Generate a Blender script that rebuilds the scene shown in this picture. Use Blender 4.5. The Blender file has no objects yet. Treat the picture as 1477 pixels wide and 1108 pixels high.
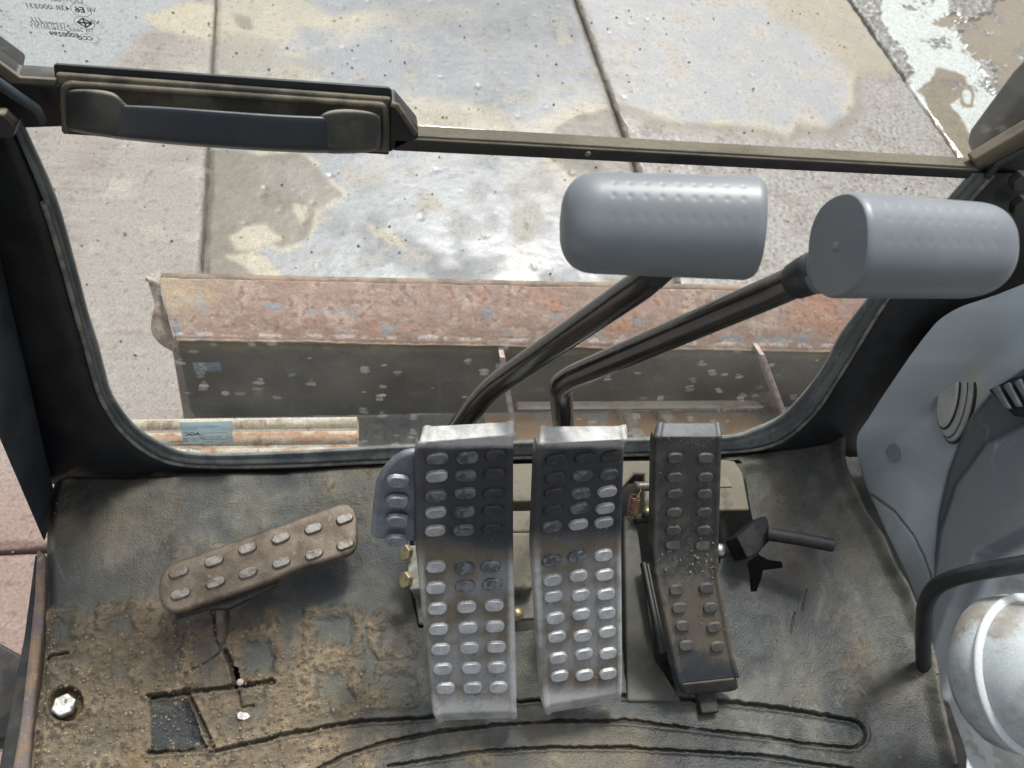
import bpy, bmesh, math, random
import numpy as np
from mathutils import Vector, Matrix
random.seed(7)
rad = math.radians

# ------------------------------------------------------------------ camera
F, CX, CY = 1108.0, 738.5, 554.0            # focal length / centre in photo pixels
def unit(v):
    v = np.array(v, float); return v / np.linalg.norm(v)
AX = unit([6100 - CX, -(500 - CY), -F])      # cab's right axis seen from the camera
_vy = np.array([0, 1285 + CY, -F]); _vy[0] = -(_vy[1] * AX[1] + _vy[2] * AX[2]) / AX[0]
AY = unit(_vy); AZ = np.cross(AX, AY)
M = np.array([AX, AY, AZ]); CAM = np.array([0, 0, .8])
scene = bpy.context.scene
cd = bpy.data.cameras.new('camera'); cam = bpy.data.objects.new('camera', cd)
scene.collection.objects.link(cam); scene.camera = cam
cd.sensor_width = 36; cd.lens = F / 1477 * 36; cd.clip_start = .01; cd.clip_end = 500
cam.matrix_world = Matrix([[*M[0], CAM[0]], [*M[1], CAM[1]], [*M[2], CAM[2]], [0, 0, 0, 1]])
cd.dof.use_dof = True; cd.dof.focus_distance = .72; cd.dof.aperture_fstop = 14

# ------------------------------------------------------------------ light
SUN_EL, SUN_AZ = rad(58), rad(18)            # azimuth clockwise from +Y
w = bpy.data.worlds.new("World"); scene.world = w; w.use_nodes = True
nt = w.node_tree; sky = nt.nodes.new('ShaderNodeTexSky'); sky.sky_type = 'NISHITA'
sky.sun_disc = False; sky.sun_elevation = SUN_EL; sky.sun_rotation = SUN_AZ
sky.air_density = 1.0; sky.dust_density = 5.0; sky.ozone_density = 1.0
hs = nt.nodes.new('ShaderNodeHueSaturation'); hs.inputs['Saturation'].default_value = .30; hs.inputs['Hue'].default_value = .49      # thin overcast greys the blue
nt.links.new(sky.outputs[0], hs.inputs['Color']); nt.links.new(hs.outputs[0], nt.nodes['Background'].inputs[0]); nt.nodes['Background'].inputs[1].default_value = .082
sd_ = bpy.data.lights.new('sun', 'SUN'); so = bpy.data.objects.new('sun', sd_); scene.collection.objects.link(so)
sd_.energy = 1.5; sd_.angle = rad(10); sd_.color = (1, .975, .93)
so.rotation_euler = (rad(90) - SUN_EL, 0, rad(180) - SUN_AZ)
# a SUN lamp shines along its -Z: tilt it so the light comes from SUN_AZ / SUN_EL
_d = Vector((math.sin(SUN_AZ) * math.cos(SUN_EL), math.cos(SUN_AZ) * math.cos(SUN_EL), math.sin(SUN_EL)))
so.rotation_euler = _d.to_track_quat('Z', 'Y').to_euler()
scene.view_settings.view_transform = 'Standard'; scene.view_settings.look = 'None'
scene.view_settings.gamma = 1; scene.view_settings.use_curve_mapping = False
scene.view_settings.exposure = 1.40
scene.render.engine = 'CYCLES'
scene.cycles.max_bounces = 8; scene.cycles.transparent_max_bounces = 16

# ------------------------------------------------------------------ point helpers
def ray(px, py): return M @ np.array([(px - CX) / F, -(py - CY) / F, -1.])
def atz(px, py, z=0.): d = ray(px, py); return CAM + d * (z - CAM[2]) / d[2]
def aty(px, py, y): d = ray(px, py); return CAM + d * (y - CAM[1]) / d[1]
def atd(px, py, t): return CAM + ray(px, py) * t
def onp(px, py, p0, n): d = ray(px, py); return CAM + d * (np.dot(np.array(p0) - CAM, n) / np.dot(d, n))
def proj(P):
    c = (np.asarray(P) - CAM) @ M
    return CX + F * c[..., 0] / -c[..., 2], CY - F * c[..., 1] / -c[..., 2]

# ------------------------------------------------------------------ numpy noise
def perlin(x, y, seed=0):
    rs = np.random.RandomState(seed); p = rs.permutation(512); g = rs.rand(512) * 2 * np.pi
    xi = np.floor(x).astype(int); yi = np.floor(y).astype(int); xf = x - xi; yf = y - yi
    def gr(ix, iy, dx, dy):
        a = g[p[(p[ix & 511] + iy) & 511]]; return np.cos(a) * dx + np.sin(a) * dy
    u = xf * xf * xf * (xf * (xf * 6 - 15) + 10); v = yf * yf * yf * (yf * (yf * 6 - 15) + 10)
    a = gr(xi, yi, xf, yf); b = gr(xi + 1, yi, xf - 1, yf); c = gr(xi, yi + 1, xf, yf - 1); d = gr(xi + 1, yi + 1, xf - 1, yf - 1)
    return (a + u * (b - a) + v * (c - a) + u * v * (a - b - c + d)) * 1.5
def fbm(x, y, o=5, seed=0, gain=.5):
    s = 0; a = 1; t = 0
    for i in range(o):
        s = s + a * perlin(x * 2 ** i + 17.3 * i, y * 2 ** i - 9.1 * i, seed + i); t += a; a *= gain
    return s / t
def ss(e0, e1, x): t = np.clip((x - e0) / (e1 - e0), 0, 1); return t * t * (3 - 2 * t)
def sdist(x, y, pts, closed=False):
    d = np.full(np.shape(x), 1e9); n = len(pts)
    for i in range(n if closed else n - 1):
        ax, ay = pts[i]; bx, by = pts[(i + 1) % n]; vx, vy = bx - ax, by - ay
        t = np.clip(((x - ax) * vx + (y - ay) * vy) / (vx * vx + vy * vy + 1e-9), 0, 1)
        d = np.minimum(d, np.hypot(x - ax - t * vx, y - ay - t * vy))
    return d
def inside(x, y, pts):
    r = np.zeros(np.shape(x), bool); n = len(pts)
    for i in range(n):
        ax, ay = pts[i]; bx, by = pts[(i + 1) % n]
        if ay == by: continue
        c = ((ay > y) != (by > y)) & (x < (bx - ax) * (y - ay) / (by - ay) + ax); r ^= c
    return r
def sdp(x, y, pts):                                    # signed: negative inside
    return np.where(inside(x, y, pts), -1, 1) * sdist(x, y, pts, True)
def L(r, g, b): return np.array([((c / 255 + .055) / 1.055) ** 2.4 if c > 10 else c / 255 / 12.92 for c in (r, g, b)])
def mix(a, b, m): return a + (b - a) * m[..., None]

# ------------------------------------------------------------------ materials
MATS = {}
def mat(name, c1, c2=None, scale=30, thr=(.42, .58), c3=None, scale3=90, thr3=(.55, .7), rough=.6, rough2=None,
        metal=0., metal2=None, bump=.2, bscale=400, attr=False, grain=.12, gscale=900, dust=None, spec=.5, stretch=(1, 1, 1), coat=0):
    m = bpy.data.materials.new(name); m.use_nodes = True; N = m.node_tree.nodes; K = m.node_tree.links.new
    b = N['Principled BSDF']; geo = N.new('ShaderNodeNewGeometry')
    mp = N.new('ShaderNodeMapping'); K(geo.outputs['Position'], mp.inputs[0]); mp.inputs['Scale'].default_value = stretch
    def noise(s, det=6, ro=.6):
        n = N.new('ShaderNodeTexNoise'); K(mp.outputs[0], n.inputs['Vector']); n.inputs['Scale'].default_value = s
        n.inputs['Detail'].default_value = det; n.inputs['Roughness'].default_value = ro; return n.outputs['Fac']
    def rng(f, lo, hi, a=0., bb=1.):
        r = N.new('ShaderNodeMapRange'); K(f, r.inputs[0]); r.inputs[1].default_value = lo; r.inputs[2].default_value = hi
        r.inputs[3].default_value = a; r.inputs[4].default_value = bb; r.interpolation_type = 'SMOOTHSTEP'; return r.outputs[0]
    def mx(f, a, bb, mode='MIX'):
        x = N.new('ShaderNodeMix'); x.data_type = 'RGBA'; x.blend_type = mode
        if hasattr(f, 'links'): K(f, x.inputs[0])
        else: x.inputs[0].default_value = f
        for v, s in ((a, 6), (bb, 7)):
            if hasattr(v, 'links'): K(v, x.inputs[s])
            else: x.inputs[s].default_value = (*v, 1)
        return x.outputs[2]
    if attr:
        at = N.new('ShaderNodeAttribute'); at.attribute_name = 'albedo'; col = at.outputs['Color']
        K(at.outputs['Alpha'], b.inputs['Roughness'])
    else:
        rg = N.new('ShaderNodeRGB'); rg.outputs[0].default_value = (*c1, 1); col = rg.outputs[0]
        b.inputs['Roughness'].default_value = rough
    b.inputs['Metallic'].default_value = metal
    if c2 is not None:
        f = rng(noise(scale), *thr); col = mx(f, col, c2)
        if rough2 is not None: K(rng(f, 0, 1, rough, rough2), b.inputs['Roughness'])
        if metal2 is not None: K(rng(f, 0, 1, metal, metal2), b.inputs['Metallic'])
    if c3 is not None: col = mx(rng(noise(scale3, 8, .7), *thr3), col, c3)
    if dust is not None:
        sx = N.new('ShaderNodeSeparateXYZ'); K(geo.outputs['Normal'], sx.inputs[0])
        f1 = rng(sx.outputs[2], dust[1], dust[2]); f2 = rng(noise(35), .3, .6, .45, 1.)
        mm = N.new('ShaderNodeMath'); mm.operation = 'MULTIPLY'; K(f1, mm.inputs[0]); K(f2, mm.inputs[1])
        col = mx(mm.outputs[0], col, dust[0])
        if len(dust) > 3:
            q = N.new('ShaderNodeMath'); q.operation = 'MAXIMUM'; K(rng(mm.outputs[0], 0, 1, rough, .9), q.inputs[0]); K(q.outputs[0], b.inputs['Roughness'])
    if grain:
        g = rng(noise(gscale, 3, .7), .25, .75, 1 - grain * 1.6, 1 + grain * 1.6)
        x = N.new('ShaderNodeVectorMath'); x.operation = 'SCALE'; K(col, x.inputs[0]); K(g, x.inputs['Scale']); col = x.outputs[0]
    K(col, b.inputs['Base Color'])
    b.inputs['Specular IOR Level'].default_value = spec; b.inputs['Coat Weight'].default_value = coat
    if bump:
        bp = N.new('ShaderNodeBump'); bp.inputs['Strength'].default_value = bump; bp.inputs['Distance'].default_value = .002
        K(noise(bscale, 5, .65), bp.inputs['Height']); K(bp.outputs[0], b.inputs['Normal'])
    MATS[name] = m; return m
def glass(name, film, spots, seed=0., tint=(.96, .97, .97)):
    m = bpy.data.materials.new(name); m.use_nodes = True; N = m.node_tree.nodes; K = m.node_tree.links.new; N.clear()
    out = N.new('ShaderNodeOutputMaterial'); tr = N.new('ShaderNodeBsdfTransparent'); tr.inputs[0].default_value = (*tint, 1)
    gl = N.new('ShaderNodeBsdfGlossy'); gl.inputs['Roughness'].default_value = .02
    lw = N.new('ShaderNodeLayerWeight'); pw = N.new('ShaderNodeMath'); pw.operation = 'POWER'; K(lw.outputs['Facing'], pw.inputs[0]); pw.inputs[1].default_value = 5
    fr = N.new('ShaderNodeMath'); fr.operation = 'MULTIPLY_ADD'; K(pw.outputs[0], fr.inputs[0]); fr.inputs[1].default_value = .9; fr.inputs[2].default_value = .02
    m1 = N.new('ShaderNodeMixShader'); K(fr.outputs[0], m1.inputs[0]); K(tr.outputs[0], m1.inputs[1]); K(gl.outputs[0], m1.inputs[2])
    df = N.new('ShaderNodeBsdfDiffuse'); df.inputs[0].default_value = (.62, .60, .54, 1)
    tl = N.new('ShaderNodeBsdfTranslucent'); tl.inputs[0].default_value = (.62, .60, .54, 1)
    md = N.new('ShaderNodeMixShader'); md.inputs[0].default_value = .5; K(df.outputs[0], md.inputs[1]); K(tl.outputs[0], md.inputs[2])
    geo = N.new('ShaderNodeNewGeometry')
    n1 = N.new('ShaderNodeTexNoise'); K(geo.outputs['Position'], n1.inputs['Vector']); n1.inputs['Scale'].default_value = 9; n1.inputs['Detail'].default_value = 8
    r1 = N.new('ShaderNodeMapRange'); K(n1.outputs['Fac'], r1.inputs[0]); r1.inputs[1].default_value = .35; r1.inputs[2].default_value = .7
    r1.inputs[3].default_value = film * .5; r1.inputs[4].default_value = film * 1.6
    mp = N.new('ShaderNodeMapping'); K(geo.outputs['Position'], mp.inputs[0]); mp.inputs['Scale'].default_value = (58, 58, 105); mp.inputs['Location'].default_value = (seed, 0, seed)
    nd = N.new('ShaderNodeTexNoise'); K(mp.outputs[0], nd.inputs['Vector']); nd.inputs['Scale'].default_value = 1.3
    ad = N.new('ShaderNodeMix'); ad.data_type = 'RGBA'; ad.blend_type = 'ADD'; ad.inputs[0].default_value = .5; K(mp.outputs[0], ad.inputs[6]); K(nd.outputs['Color'], ad.inputs[7])
    vo = N.new('ShaderNodeTexVoronoi'); vo.voronoi_dimensions = '3D'; K(ad.outputs[2], vo.inputs['Vector']); vo.inputs['Scale'].default_value = 1.
    # dried drops: small ring-edged spots in some of the cells
    r2 = N.new('ShaderNodeMapRange'); K(vo.outputs['Distance'], r2.inputs[0]); r2.inputs[1].default_value = .33; r2.inputs[2].default_value = .27
    sp = N.new('ShaderNodeSeparateColor'); K(vo.outputs['Color'], sp.inputs[0])
    r3 = N.new('ShaderNodeMapRange'); K(sp.outputs[0], r3.inputs[0]); r3.inputs[1].default_value = .74; r3.inputs[2].default_value = .9
    r3.inputs[3].default_value = 0; r3.inputs[4].default_value = spots
    a = N.new('ShaderNodeMath'); a.operation = 'MULTIPLY'; K(r2.outputs[0], a.inputs[0]); K(r3.outputs[0], a.inputs[1])
    s = N.new('ShaderNodeMath'); s.operation = 'ADD'; s.use_clamp = True; K(a.outputs[0], s.inputs[0]); K(r1.outputs[0], s.inputs[1])
    m2 = N.new('ShaderNodeMixShader'); K(s.outputs[0], m2.inputs[0]); K(m1.outputs[0], m2.inputs[1]); K(md.outputs[0], m2.inputs[2])
    K(m2.outputs[0], out.inputs[0]); return m

BLACK = mat('black paint', (.009, .010, .012), rough=.45, c2=(.016, .018, .020), scale=25, bump=.06, dust=((.12, .11, .08), .8, 1.6))
BLACKD = mat('black plastic with dust on top', (.014, .015, .016), rough=.4, bump=.06, dust=((.30, .26, .18), .45, .95, 1), c2=(.03, .029, .026), scale=18)
KHAKI = mat('dusty khaki painted steel', (.16, .145, .105), c2=(.20, .18, .135), scale=20, c3=(.08, .075, .06), scale3=40, thr3=(.5, .68), rough=.75, bump=.15)
DUSTP = mat('black steel under beige dust', (.16, .138, .095), c2=(.06, .054, .04), scale=18, thr=(.46, .62), c3=(.02, .02, .02), scale3=22, thr3=(.6, .75), rough=.7, bump=.1)
RUBBER = mat('grey rubber seal', (.085, .094, .094), c2=(.16, .168, .16), scale=30, c3=(.26, .26, .24), scale3=150, rough=.55, bump=.2, stretch=(1, 1, .35))
DARKHOLE = mat('dark oily steel and shadow gaps', (.010, .010, .010), c2=(.03, .027, .022), scale=40, rough=.7, bump=.2)
ALU = mat('worn cast aluminium', (.40, .42, .45), c2=(.20, .21, .225), scale=55, thr=(.45, .62), c3=(.03, .033, .038), scale3=240, thr3=(.60, .70), rough=.42, rough2=.6, metal=.7, metal2=.5, bump=.35, bscale=700)
ALUE = mat('bright aluminium stud', (.44, .45, .46), c2=(.34, .35, .36), scale=90, c3=(.08, .08, .08), scale3=420, thr3=(.62, .72), rough=.45, metal=.6, bump=.2, bscale=900)
ALUH = mat('half worn stud', (.17, .18, .195), c2=(.07, .075, .08), scale=120, thr=(.42, .60), c3=(.35, .35, .35), scale3=400, thr3=(.62, .7), rough=.45, metal=.5, bump=.3, bscale=900)
ALUD = mat('blackened stud', (.022, .025, .029), c2=(.04, .04, .038), scale=160, c3=(.25, .25, .26), scale3=420, thr3=(.64, .70), rough=.4, metal=.2, bump=.3, bscale=900)
PED = mat('pedal plate with grime and shade', (1, 1, 1), attr=True, metal=.35, bump=.35, bscale=900, grain=.22, gscale=1600)
CASTIRON = mat('rusty worn cast iron', (.16, .128, .092), c2=(.085, .062, .043), scale=40, thr=(.4, .65), c3=(.24, .225, .195), scale3=130, thr3=(.55, .75), rough=.5, metal=.35, bump=.3, bscale=500)
CASTEDGE = mat('polished cast stud', (.25, .235, .21), c2=(.15, .115, .08), scale=110, thr=(.45, .6), c3=(.06, .05, .045), scale3=300, rough=.42, metal=.5, bump=.4, bscale=600)
BLKPED = mat('black rubberised pedal', (.020, .0205, .021), c2=(.045, .042, .036), scale=50, c3=(.09, .075, .05), scale3=120, thr3=(.58, .72), rough=.42, bump=.3, bscale=900, dust=((.10, .08, .055), .62, 1.15))
BLKSTUD = mat('black rubber stud', (.045, .046, .046), c2=(.075, .07, .06), scale=70, c3=(.20, .17, .12), scale3=380, thr3=(.63, .72), rough=.5, bump=.3, bscale=900)
GRIP = mat('grey moulded grip plastic', (.125, .142, .155), c2=(.14, .157, .17), scale=12, rough=.42, bump=.03, grain=.03, spec=.5)
ROD = mat('black lacquered rod', (.010, .0095, .0085), c2=(.035, .03, .023), scale=60, thr=(.5, .75), rough=.22, bump=.05, coat=.3)
CONS = mat('grey console plastic', (1, 1, 1), attr=True, bump=.15, bscale=700, grain=.06)
WHITEP = mat('dirty white plastic', (.36, .40, .41), c2=(.24, .225, .20), scale=22, thr=(.45, .62), c3=(.12, .095, .07), scale3=30, thr3=(.56, .74), rough=.35, bump=.08)
VENTM = mat('scuffed beige plastic', (.34, .345, .32), c2=(.42, .42, .37), scale=30, c3=(.16, .15, .13), scale3=70, thr3=(.6, .8), rough=.5, bump=.15)
BOLTM = mat('zinc plated bolt', (.45, .47, .47), c2=(.25, .24, .22), scale=120, rough=.35, metal=.75, bump=.3, bscale=900)
BRASS = mat('yellow zinc bolt', (.50, .42, .24), c2=(.28, .24, .15), scale=90, rough=.4, metal=.7, bump=.1)
COPPER = mat('coppery spring wire', (.34, .19, .12), c2=(.16, .09, .06), scale=150, rough=.4, metal=.7, bump=.1)
RUST = mat('rusted plate', (.23, .145, .11), c2=(.30, .235, .19), scale=13, thr=(.38, .62), c3=(.21, .24, .25), scale3=19, thr3=(.54, .64), rough=.7, bump=.4, bscale=120, grain=.12, gscale=300, stretch=(.6, 1, 1))
RUSTD = mat('dark rust edge', (.13, .095, .07), c2=(.24, .17, .12), scale=25, rough=.8, bump=.5, bscale=200)
BLADEK = mat('black mud stained steel', (.055, .056, .05), c2=(.10, .095, .075), scale=11, thr=(.42, .65), c3=(.16, .14, .10), scale3=60, thr3=(.6, .75), rough=.7, bump=.3, bscale=200, grain=.2, gscale=260)
FRAMEB = mat('flaking blue and rust paint', (.60, .60, .56), c2=(.66, .40, .22), scale=17, thr=(.36, .48), c3=(.66, .56, .44), scale3=44, thr3=(.58, .7), rough=.75, bump=.5, bscale=200)
PALESTEEL = mat('pale dusty steel strip', (.52, .46, .36), c2=(.29, .20, .13), scale=20, thr=(.48, .62), c3=(.15, .10, .07), scale3=46, thr3=(.6, .72), rough=.75, bump=.3, bscale=200, stretch=(.35, 1, 1))
PINKEDGE = mat('pinkish worn edge', (.40, .33, .30), c2=(.28, .2, .16), scale=60, rough=.7, bump=.2)
SILL = mat('rust and mud covered sill', (.12, .10, .095), c2=(.19, .13, .085), scale=40, c3=(.30, .26, .23), scale3=110, thr3=(.56, .7), rough=.8, bump=.6, bscale=300)
GROUND = mat('stained concrete', (1, 1, 1), attr=True, bump=.22, bscale=110, grain=.20, gscale=150, c3=(.07, .06, .05), scale3=70, thr3=(.68, .74))
JOINT = mat('dirt below the slabs', (.05, .045, .038), c2=(.10, .085, .06), scale=10, rough=.9)
FARG = mat('far concrete yard', (.30, .285, .26), c2=(.36, .35, .34), scale=1.2, c3=(.24, .21, .16), scale3=3, rough=.8, bump=.3, bscale=60)
MATM = mat('muddy rubber mat', (1, 1, 1), attr=True, bump=.55, bscale=520, grain=.28, gscale=900)
CRUMB = mat('dry soil crumb', (.17, .13, .085), c2=(.26, .21, .15), scale=60, rough=.9)
PEBBLE = mat('pale pebble', (.42, .33, .25), rough=.8)
BLUEST = mat('pale blue film sticker', (.36, .52, .58), c2=(.42, .56, .60), scale=60, rough=.4, bump=0)
BLUEST2 = mat('weathered blue decal', (.12, .24, .33), c2=(.20, .30, .37), scale=60, rough=.5, bump=0)
PRINT = mat('dark print', (.02, .024, .028), rough=.6, bump=0, grain=0)
PRINTL = mat('faded blue print', (.10, .17, .20), rough=.6, bump=0, grain=0)
PRINTW = mat('pale print', (.55, .62, .62), rough=.6, bump=0, grain=0)
def film(name, col, clear):
    m = bpy.data.materials.new(name); m.use_nodes = True; N = m.node_tree.nodes; K = m.node_tree.links.new; N.clear()
    o_ = N.new('ShaderNodeOutputMaterial'); d = N.new('ShaderNodeBsdfDiffuse'); t = N.new('ShaderNodeBsdfTranslucent'); q = N.new('ShaderNodeBsdfTransparent')
    d.inputs[0].default_value = (*col, 1); t.inputs[0].default_value = (*col, 1)
    a_ = N.new('ShaderNodeMixShader'); a_.inputs[0].default_value = .65; K(d.outputs[0], a_.inputs[1]); K(t.outputs[0], a_.inputs[2])
    b_ = N.new('ShaderNodeMixShader'); b_.inputs[0].default_value = clear; K(a_.outputs[0], b_.inputs[1]); K(q.outputs[0], b_.inputs[2]); K(b_.outputs[0], o_.inputs[0]); return m
BLUEST = film('pale blue film sticker', (.40, .55, .60), .42)
GL1 = glass('dusty lower glass', .05, .26)
GL2 = glass('upper glass', .035, .10, 7.)

# ------------------------------------------------------------------ mesh helpers
COL = scene.collection
def new(name, verts, faces, m, parent=None, smooth=True, loc=None, kind=None, label=None):
    me = bpy.data.meshes.new(name)
    me.from_pydata([tuple(map(float, v)) for v in verts], [], [tuple(int(i) for i in f) for f in faces]); me.update()
    if smooth: me.shade_smooth()
    return link(name, me, m, parent, kind, label)
def link(name, me, m, parent=None, kind=None, label=None, mw=None):
    o = bpy.data.objects.new(name, me); COL.objects.link(o)
    if m and not me.materials: me.materials.append(m)
    if parent is not None:
        o.parent = parent; o.matrix_parent_inverse = Matrix.Translation(-root_loc(parent))
    if mw is not None: o.matrix_basis = mw
    if kind: o['kind'] = kind
    if label: o['label'] = label
    return o
def root_loc(o):
    return Vector(o.get('_at', (0, 0, 0))) if o.parent is None else Vector((0, 0, 0))
def thing(name, label, cat, at=(0, 0, 0), group=None):
    o = bpy.data.objects.new(name, None); COL.objects.link(o); o.location = tuple(at); o.empty_display_size = .05
    o['_at'] = tuple(float(a) for a in at); o['label'] = label; o['category'] = cat
    if group: o['group'] = group
    return o
def tag(o, label, cat, group=None):
    o['label'] = label; o['category'] = cat
    if group: o['group'] = group
    return o
def bev(o, wd, seg=2, ang=35):
    b = o.modifiers.new('bevel', 'BEVEL'); b.width = wd; b.segments = seg; b.limit_method = 'ANGLE'; b.angle_limit = rad(ang)
    wn_ = o.modifiers.new('normals', 'WEIGHTED_NORMAL'); wn_.keep_sharp = False; return o
def prism(name, pts, n, th, m, parent=None, b=.0015, smooth=True, seg=2, **k):
    n = unit(n); pts = [np.array(p, float) for p in pts]; N_ = len(pts)
    nn = sum(np.cross(pts[i], pts[(i + 1) % N_]) for i in range(N_))
    if np.dot(nn, n) < 0: pts = pts[::-1]
    v = pts + [p - n * th for p in pts]
    f = [list(range(N_)), list(range(2 * N_ - 1, N_ - 1, -1))] + [[i, i + N_, (i + 1) % N_ + N_, (i + 1) % N_] for i in range(N_)]
    o = new(name, v, f, m, parent, smooth, **k)
    if b: bev(o, b, seg)
    return o
def box(name, c, ax, sz, m, parent=None, b=.002, **k):
    c = np.array(c, float); a = [unit(q) for q in ax]
    p = [c + a[0] * sx * sz[0] / 2 + a[1] * sy * sz[1] / 2 + a[2] * sz[2] / 2 for sx, sy in ((-1, -1), (1, -1), (1, 1), (-1, 1))]
    return prism(name, p, a[2], sz[2], m, parent, b, **k)
def dens(p, k=4):
    p = [np.array(q, float) for q in p]; out = []
    for i in range(len(p) - 1):
        a = p[max(i - 1, 0)]; b = p[i]; c = p[i + 1]; d = p[min(i + 2, len(p) - 1)]
        for j in range(k):
            t = j / k; out.append(.5 * (2 * b + (c - a) * t + (2 * a - 5 * b + 4 * c - d) * t * t + (3 * b - a - 3 * c + d) * t ** 3))
    out.append(p[-1]); return out
EX, EY, EZ = (1, 0, 0), (0, 1, 0), (0, 0, 1)
def smoothpath(pts, r=3, n=8):
    """round the corners of a polyline"""
    P = [np.array(p, float) for p in pts]; out = [P[0]]
    for i in range(1, len(P) - 1):
        a, b, c = P[i - 1], P[i], P[i + 1]; d1 = np.linalg.norm(a - b); d2 = np.linalg.norm(c - b); q = min(r, d1 * .45, d2 * .45)
        s = b + (a - b) / d1 * q; e = b + (c - b) / d2 * q
        for k in range(n + 1):
            t = k / n; out.append((1 - t) ** 2 * s + 2 * t * (1 - t) * b + t * t * e)
    out.append(P[-1]); return out
def tube(name, pts, r, m, parent=None, seg=20, cap=True, **k):
    P = [np.array(p, float) for p in pts]; n = len(P); rr = r if hasattr(r, '__len__') else [r] * n
    V = []; Fc = []; up = np.array([.3, .2, 1.]); 
    for i in range(n):
        t = unit(P[min(i + 1, n - 1)] - P[max(i - 1, 0)]); s = np.cross(t, up)
        if i == 0: s = unit(s)
        else: s = unit(prev - t * np.dot(prev, t))
        prev = s; q = np.cross(s, t)
        for j in range(seg):
            a = 2 * math.pi * j / seg; V.append(P[i] + (s * math.cos(a) + q * math.sin(a)) * rr[i])
    for i in range(n - 1):
        for j in range(seg):
            a = i * seg + j; b2 = i * seg + (j + 1) % seg; Fc.append((a, b2, b2 + seg, a + seg))
    if cap: Fc.append(tuple(range(seg))[::-1]); Fc.append(tuple(range((n - 1) * seg, n * seg)))
    o = new(name, V, Fc, m, parent, True, **k)
    if cap: bev(o, min(rr) * .18, 2, 50)
    return o
def lathe(name, c, axis, prof, m, parent=None, seg=48, sx=1., **k):
    """prof: list of (distance along axis, radius)"""
    a = unit(axis); u = unit(np.cross(a, (.1, .2, 1))); v = np.cross(a, u); c = np.array(c, float); V = []; Fc = []
    for d, r in prof:
        for j in range(seg):
            t = 2 * math.pi * j / seg; V.append(c + a * d + u * r * math.cos(t) + v * r * math.sin(t) * sx)
    for i in range(len(prof) - 1):
        for j in range(seg): Fc.append((i * seg + j, i * seg + (j + 1) % seg, (i + 1) * seg + (j + 1) % seg, (i + 1) * seg + j))
    Fc.append(tuple(range(seg))[::-1]); Fc.append(tuple(range((len(prof) - 1) * seg, len(prof) * seg)))
    return new(name, V, Fc, m, parent, True, **k)
def hexbolt(name, c, axis, r, h, m, parent=None, rot=0., washer=True):
    a = unit(axis); u = unit(np.cross(a, (.1, 1, .2))); v = np.cross(a, u); c = np.array(c, float)
    pts = [c + a * h + (u * math.cos(rot + i * math.pi / 3) + v * math.sin(rot + i * math.pi / 3)) * r for i in range(6)]
    o = prism(name, pts, a, h, m, parent, b=r * .16, seg=3)
    return o
def text(name, s, p, ux, uy, size, m, parent, mirror=True, bold=0., align='LEFT'):
    cu = bpy.data.curves.new(name, 'FONT'); cu.body = s; cu.size = 1; cu.align_x = align; cu.offset = bold; cu.resolution_u = 3
    t = bpy.data.objects.new(name, cu); me = bpy.data.meshes.new_from_object(t); bpy.data.objects.remove(t)
    me.name = name; ux = unit(ux); uy = unit(uy); p = np.array(p, float)
    co = np.zeros(len(me.vertices) * 3); me.vertices.foreach_get('co', co); co = co.reshape(-1, 3)
    sx = -1 if mirror else 1
    w_ = p + np.outer(co[:, 0] * size * sx, ux) + np.outer(co[:, 1] * size, uy)
    me.vertices.foreach_set('co', w_.ravel()); me.materials.clear(); me.update()
    return link(name, me, m, parent)
def grid(name, P, m, parent=None, albedo=None, rough=None, mask=None, skirt=0., **k):
    """P: (nv, nu, 3) array -> mesh with per-vertex base colour (albedo) and roughness"""
    nv, nu = P.shape[:2]; idx = np.arange(nv * nu).reshape(nv, nu)
    q = np.stack([idx[:-1, :-1], idx[:-1, 1:], idx[1:, 1:], idx[1:, :-1]], -1).reshape(-1, 4)
    if mask is not None:
        kq = (mask[:-1, :-1] & mask[:-1, 1:] & mask[1:, 1:] & mask[1:, :-1]).ravel(); q = q[kq]
    V = P.reshape(-1, 3)
    A = None if albedo is None else np.concatenate([albedo.reshape(-1, 3), rough.reshape(-1, 1)], 1)
    if skirt:
        rim = np.concatenate([idx[0, :], idx[1:, -1], idx[-1, -2::-1], idx[-2:0:-1, 0]]); lo = V[rim].copy(); lo[:, 2] -= skirt
        b0 = len(V); V = np.concatenate([V, lo]); n = len(rim); i = np.arange(n); j = (i + 1) % n
        q = np.concatenate([q, np.stack([rim[i], b0 + i, b0 + j, rim[j]], -1)])
        if A is not None: A = np.concatenate([A, A[rim] * np.array([.45, .45, .45, 1])])
    me = bpy.data.meshes.new(name); me.vertices.add(len(V)); me.vertices.foreach_set('co', V.astype(np.float32).ravel())
    me.loops.add(q.size); me.loops.foreach_set('vertex_index', q.astype(np.int32).ravel())
    me.polygons.add(len(q)); me.polygons.foreach_set('loop_start', np.arange(0, q.size, 4, dtype=np.int32))
    me.update(calc_edges=True); me.shade_smooth()
    if A is not None:
        at = me.color_attributes.new('albedo', 'FLOAT_COLOR', 'POINT'); at.data.foreach_set('color', A.astype(np.float32).ravel())
    return link(name, me, m, parent, **k)

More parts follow.
